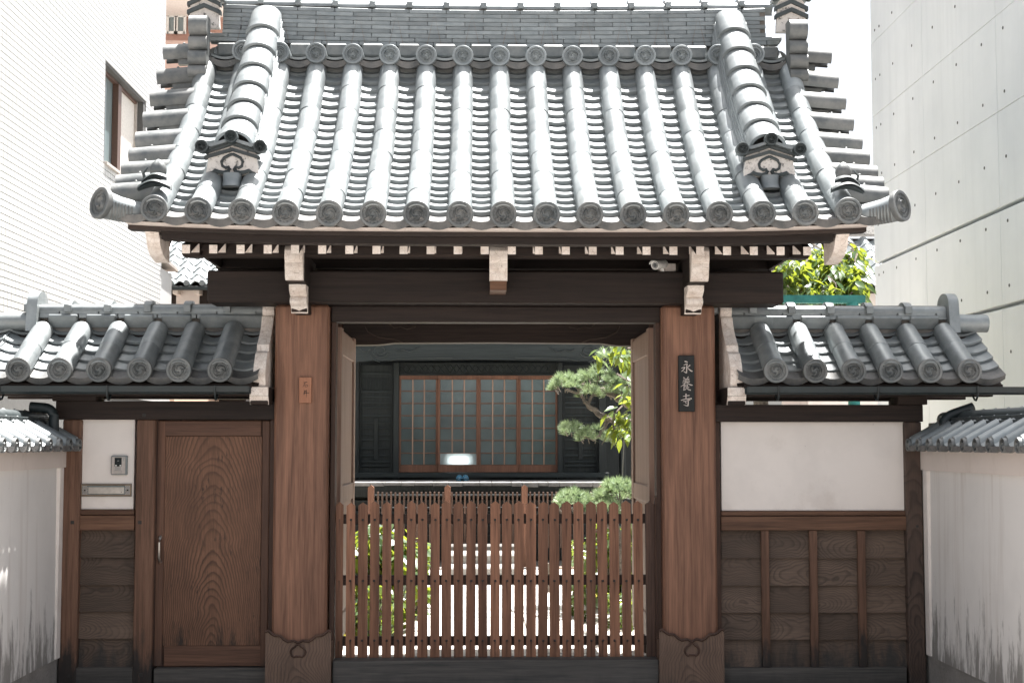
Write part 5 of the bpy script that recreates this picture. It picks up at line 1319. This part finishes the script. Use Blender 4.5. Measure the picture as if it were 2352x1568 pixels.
pad(pn, 1286, 1340, 975, 1008, 14.2, 24, 25); pad(pn, 1325, 1405, 985, 1020, 14.2, 26, 26); pad(pn, 1378, 1440, 803, 830, 14.4, 26, 27); pad(pn, 1425, 1470, 860, 890, 14.4, 18, 28)
br = MB()
def branch(pts, r):
    P = soft([at(u, v, d) for u, v, d in pts], 4); P = [p + Vector((0, 0, .012*math.sin(i*1.9))) for i, p in enumerate(P)]; n = len(P); br.tube(P, [r[0] + (r[1]-r[0])*i/(n-1) for i in range(n)], 8)
branch([(1500,985,14.3),(1450,968,14.2),(1400,965,14.2),(1372,948,14.2),(1345,925,14.2),(1335,905,14.2),(1300,892,14.2)], (.045,.012)); branch([(1350,930,14.2),(1360,908,14.2),(1370,905,14.2)], (.016,.006))
branch([(1500,950,14.4),(1440,928,14.4),(1405,905,14.4),(1370,888,14.4),(1330,880,14.3)], (.045,.010)); branch([(1400,962,14.2),(1385,985,14.2),(1370,1010,14.2),(1340,1005,14.2)], (.022,.007))
branch([(1500,870,14.5),(1450,850,14.4),(1420,830,14.4)], (.03,.010)); branch([(1345,925,14.2),(1330,900,14.2),(1318,880,14.2)], (.014,.006))
part('branches', br, M['bark'], pn, 60); part('trunk', MB().tube([(tp.x, tp.y, 0), (tp.x - .05, tp.y, .9), (tp.x + .06, tp.y, 1.8), (tp.x, tp.y + .05, 2.9)], [.12,.10,.08,.05], 10), M['bark'], pn, 60)
ps = thing('pine_shrub', 'low bushy pine rising behind the right pickets', 'pine', at(1420, 1400, 13.4)); ps.location.z = 0; WP[ps] = ps.location.copy()
pad(ps, 1282, 1345, 1130, 1170, 13.4, 40, 31); pad(ps, 1330, 1420, 1135, 1185, 13.4, 70, 32); pad(ps, 1375, 1470, 1104, 1160, 13.5, 80, 33)
br = MB(); branch([(1420,1330,13.4),(1425,1240,13.4),(1410,1180,13.4)], (.04,.02)); branch([(1420,1220,13.4),(1360,1190,13.4),(1310,1165,13.4)], (.025,.01)); part('branches', br, M['bark'], ps, 60)
top('tie_rope', MB().tube([at(1433, 1010, 13.9), at(1430, 1080, 13.9), at(1428, 1250, 13.9), at(1428, 1395, 13.9)], .006, 5), M['plank'], 'thin pale rope hanging below the evergreen leaves', 'rope', 60)
# moss mounds and bamboo rails
def moss(x0, x1, y0, y1, h, seed):
    g = random.Random(seed); mb = MB(); n = 12; rows = []
    for j in range(n+1):
        fy = j/n*2 - 1; rows.append([((x0+x1)/2 + (x1-x0)/2*(i/n*2 - 1)*math.sqrt(max(.02, 1 - .5*fy*fy)), (y0+y1)/2 + (y1-y0)/2*fy, .006 + h*max(0, (1 - (i/n*2-1)**2)*(1 - fy*fy))**.5*g.uniform(.8,1.15)) for i in range(n+1)])
    mb.rings(rows, False, False, False); o = part('moss', mb, M['moss'], None, 60); o['kind'] = 'stuff'
moss(1.0, 3.2, 4.2, 6.6, .10, 1); moss(1.15, 2.4, 1.6, 3.0, .08, 2); moss(-3.0, -.9, 2.2, 5.2, .10, 3); moss(-2.2, -.72, 5.4, 7.0, .06, 4)
M['bamboo'] = flat('bamboo', (.34,.25,.19), .5, 0, .4, 20, .2)
def rail(label, u0, u1, v, d):
    t = thing('bamboo_rail', label, 'rail', (at(u0, v, d).x, Y(d), 0), 'bamboo rails along the path'); a, b = at(u0, v, d), at(u1, v, d)
    part('rail_pole', MB().tube([a, b], .013, 8), M['bamboo'], t, 60)
    for p in (a, (a + b)/2, b): part('rail_post', MB().tube([(p.x, p.y, 0), (p.x, p.y, p.z + .05)], .022, 8), M['bark'], t, 60)
rail('bamboo rail right of the path before the shrubs', 1258, 1470, 1303, 15.2); rail('bamboo rail left of the path before the shrubs', 830, 992, 1238 + 40, 15.2)
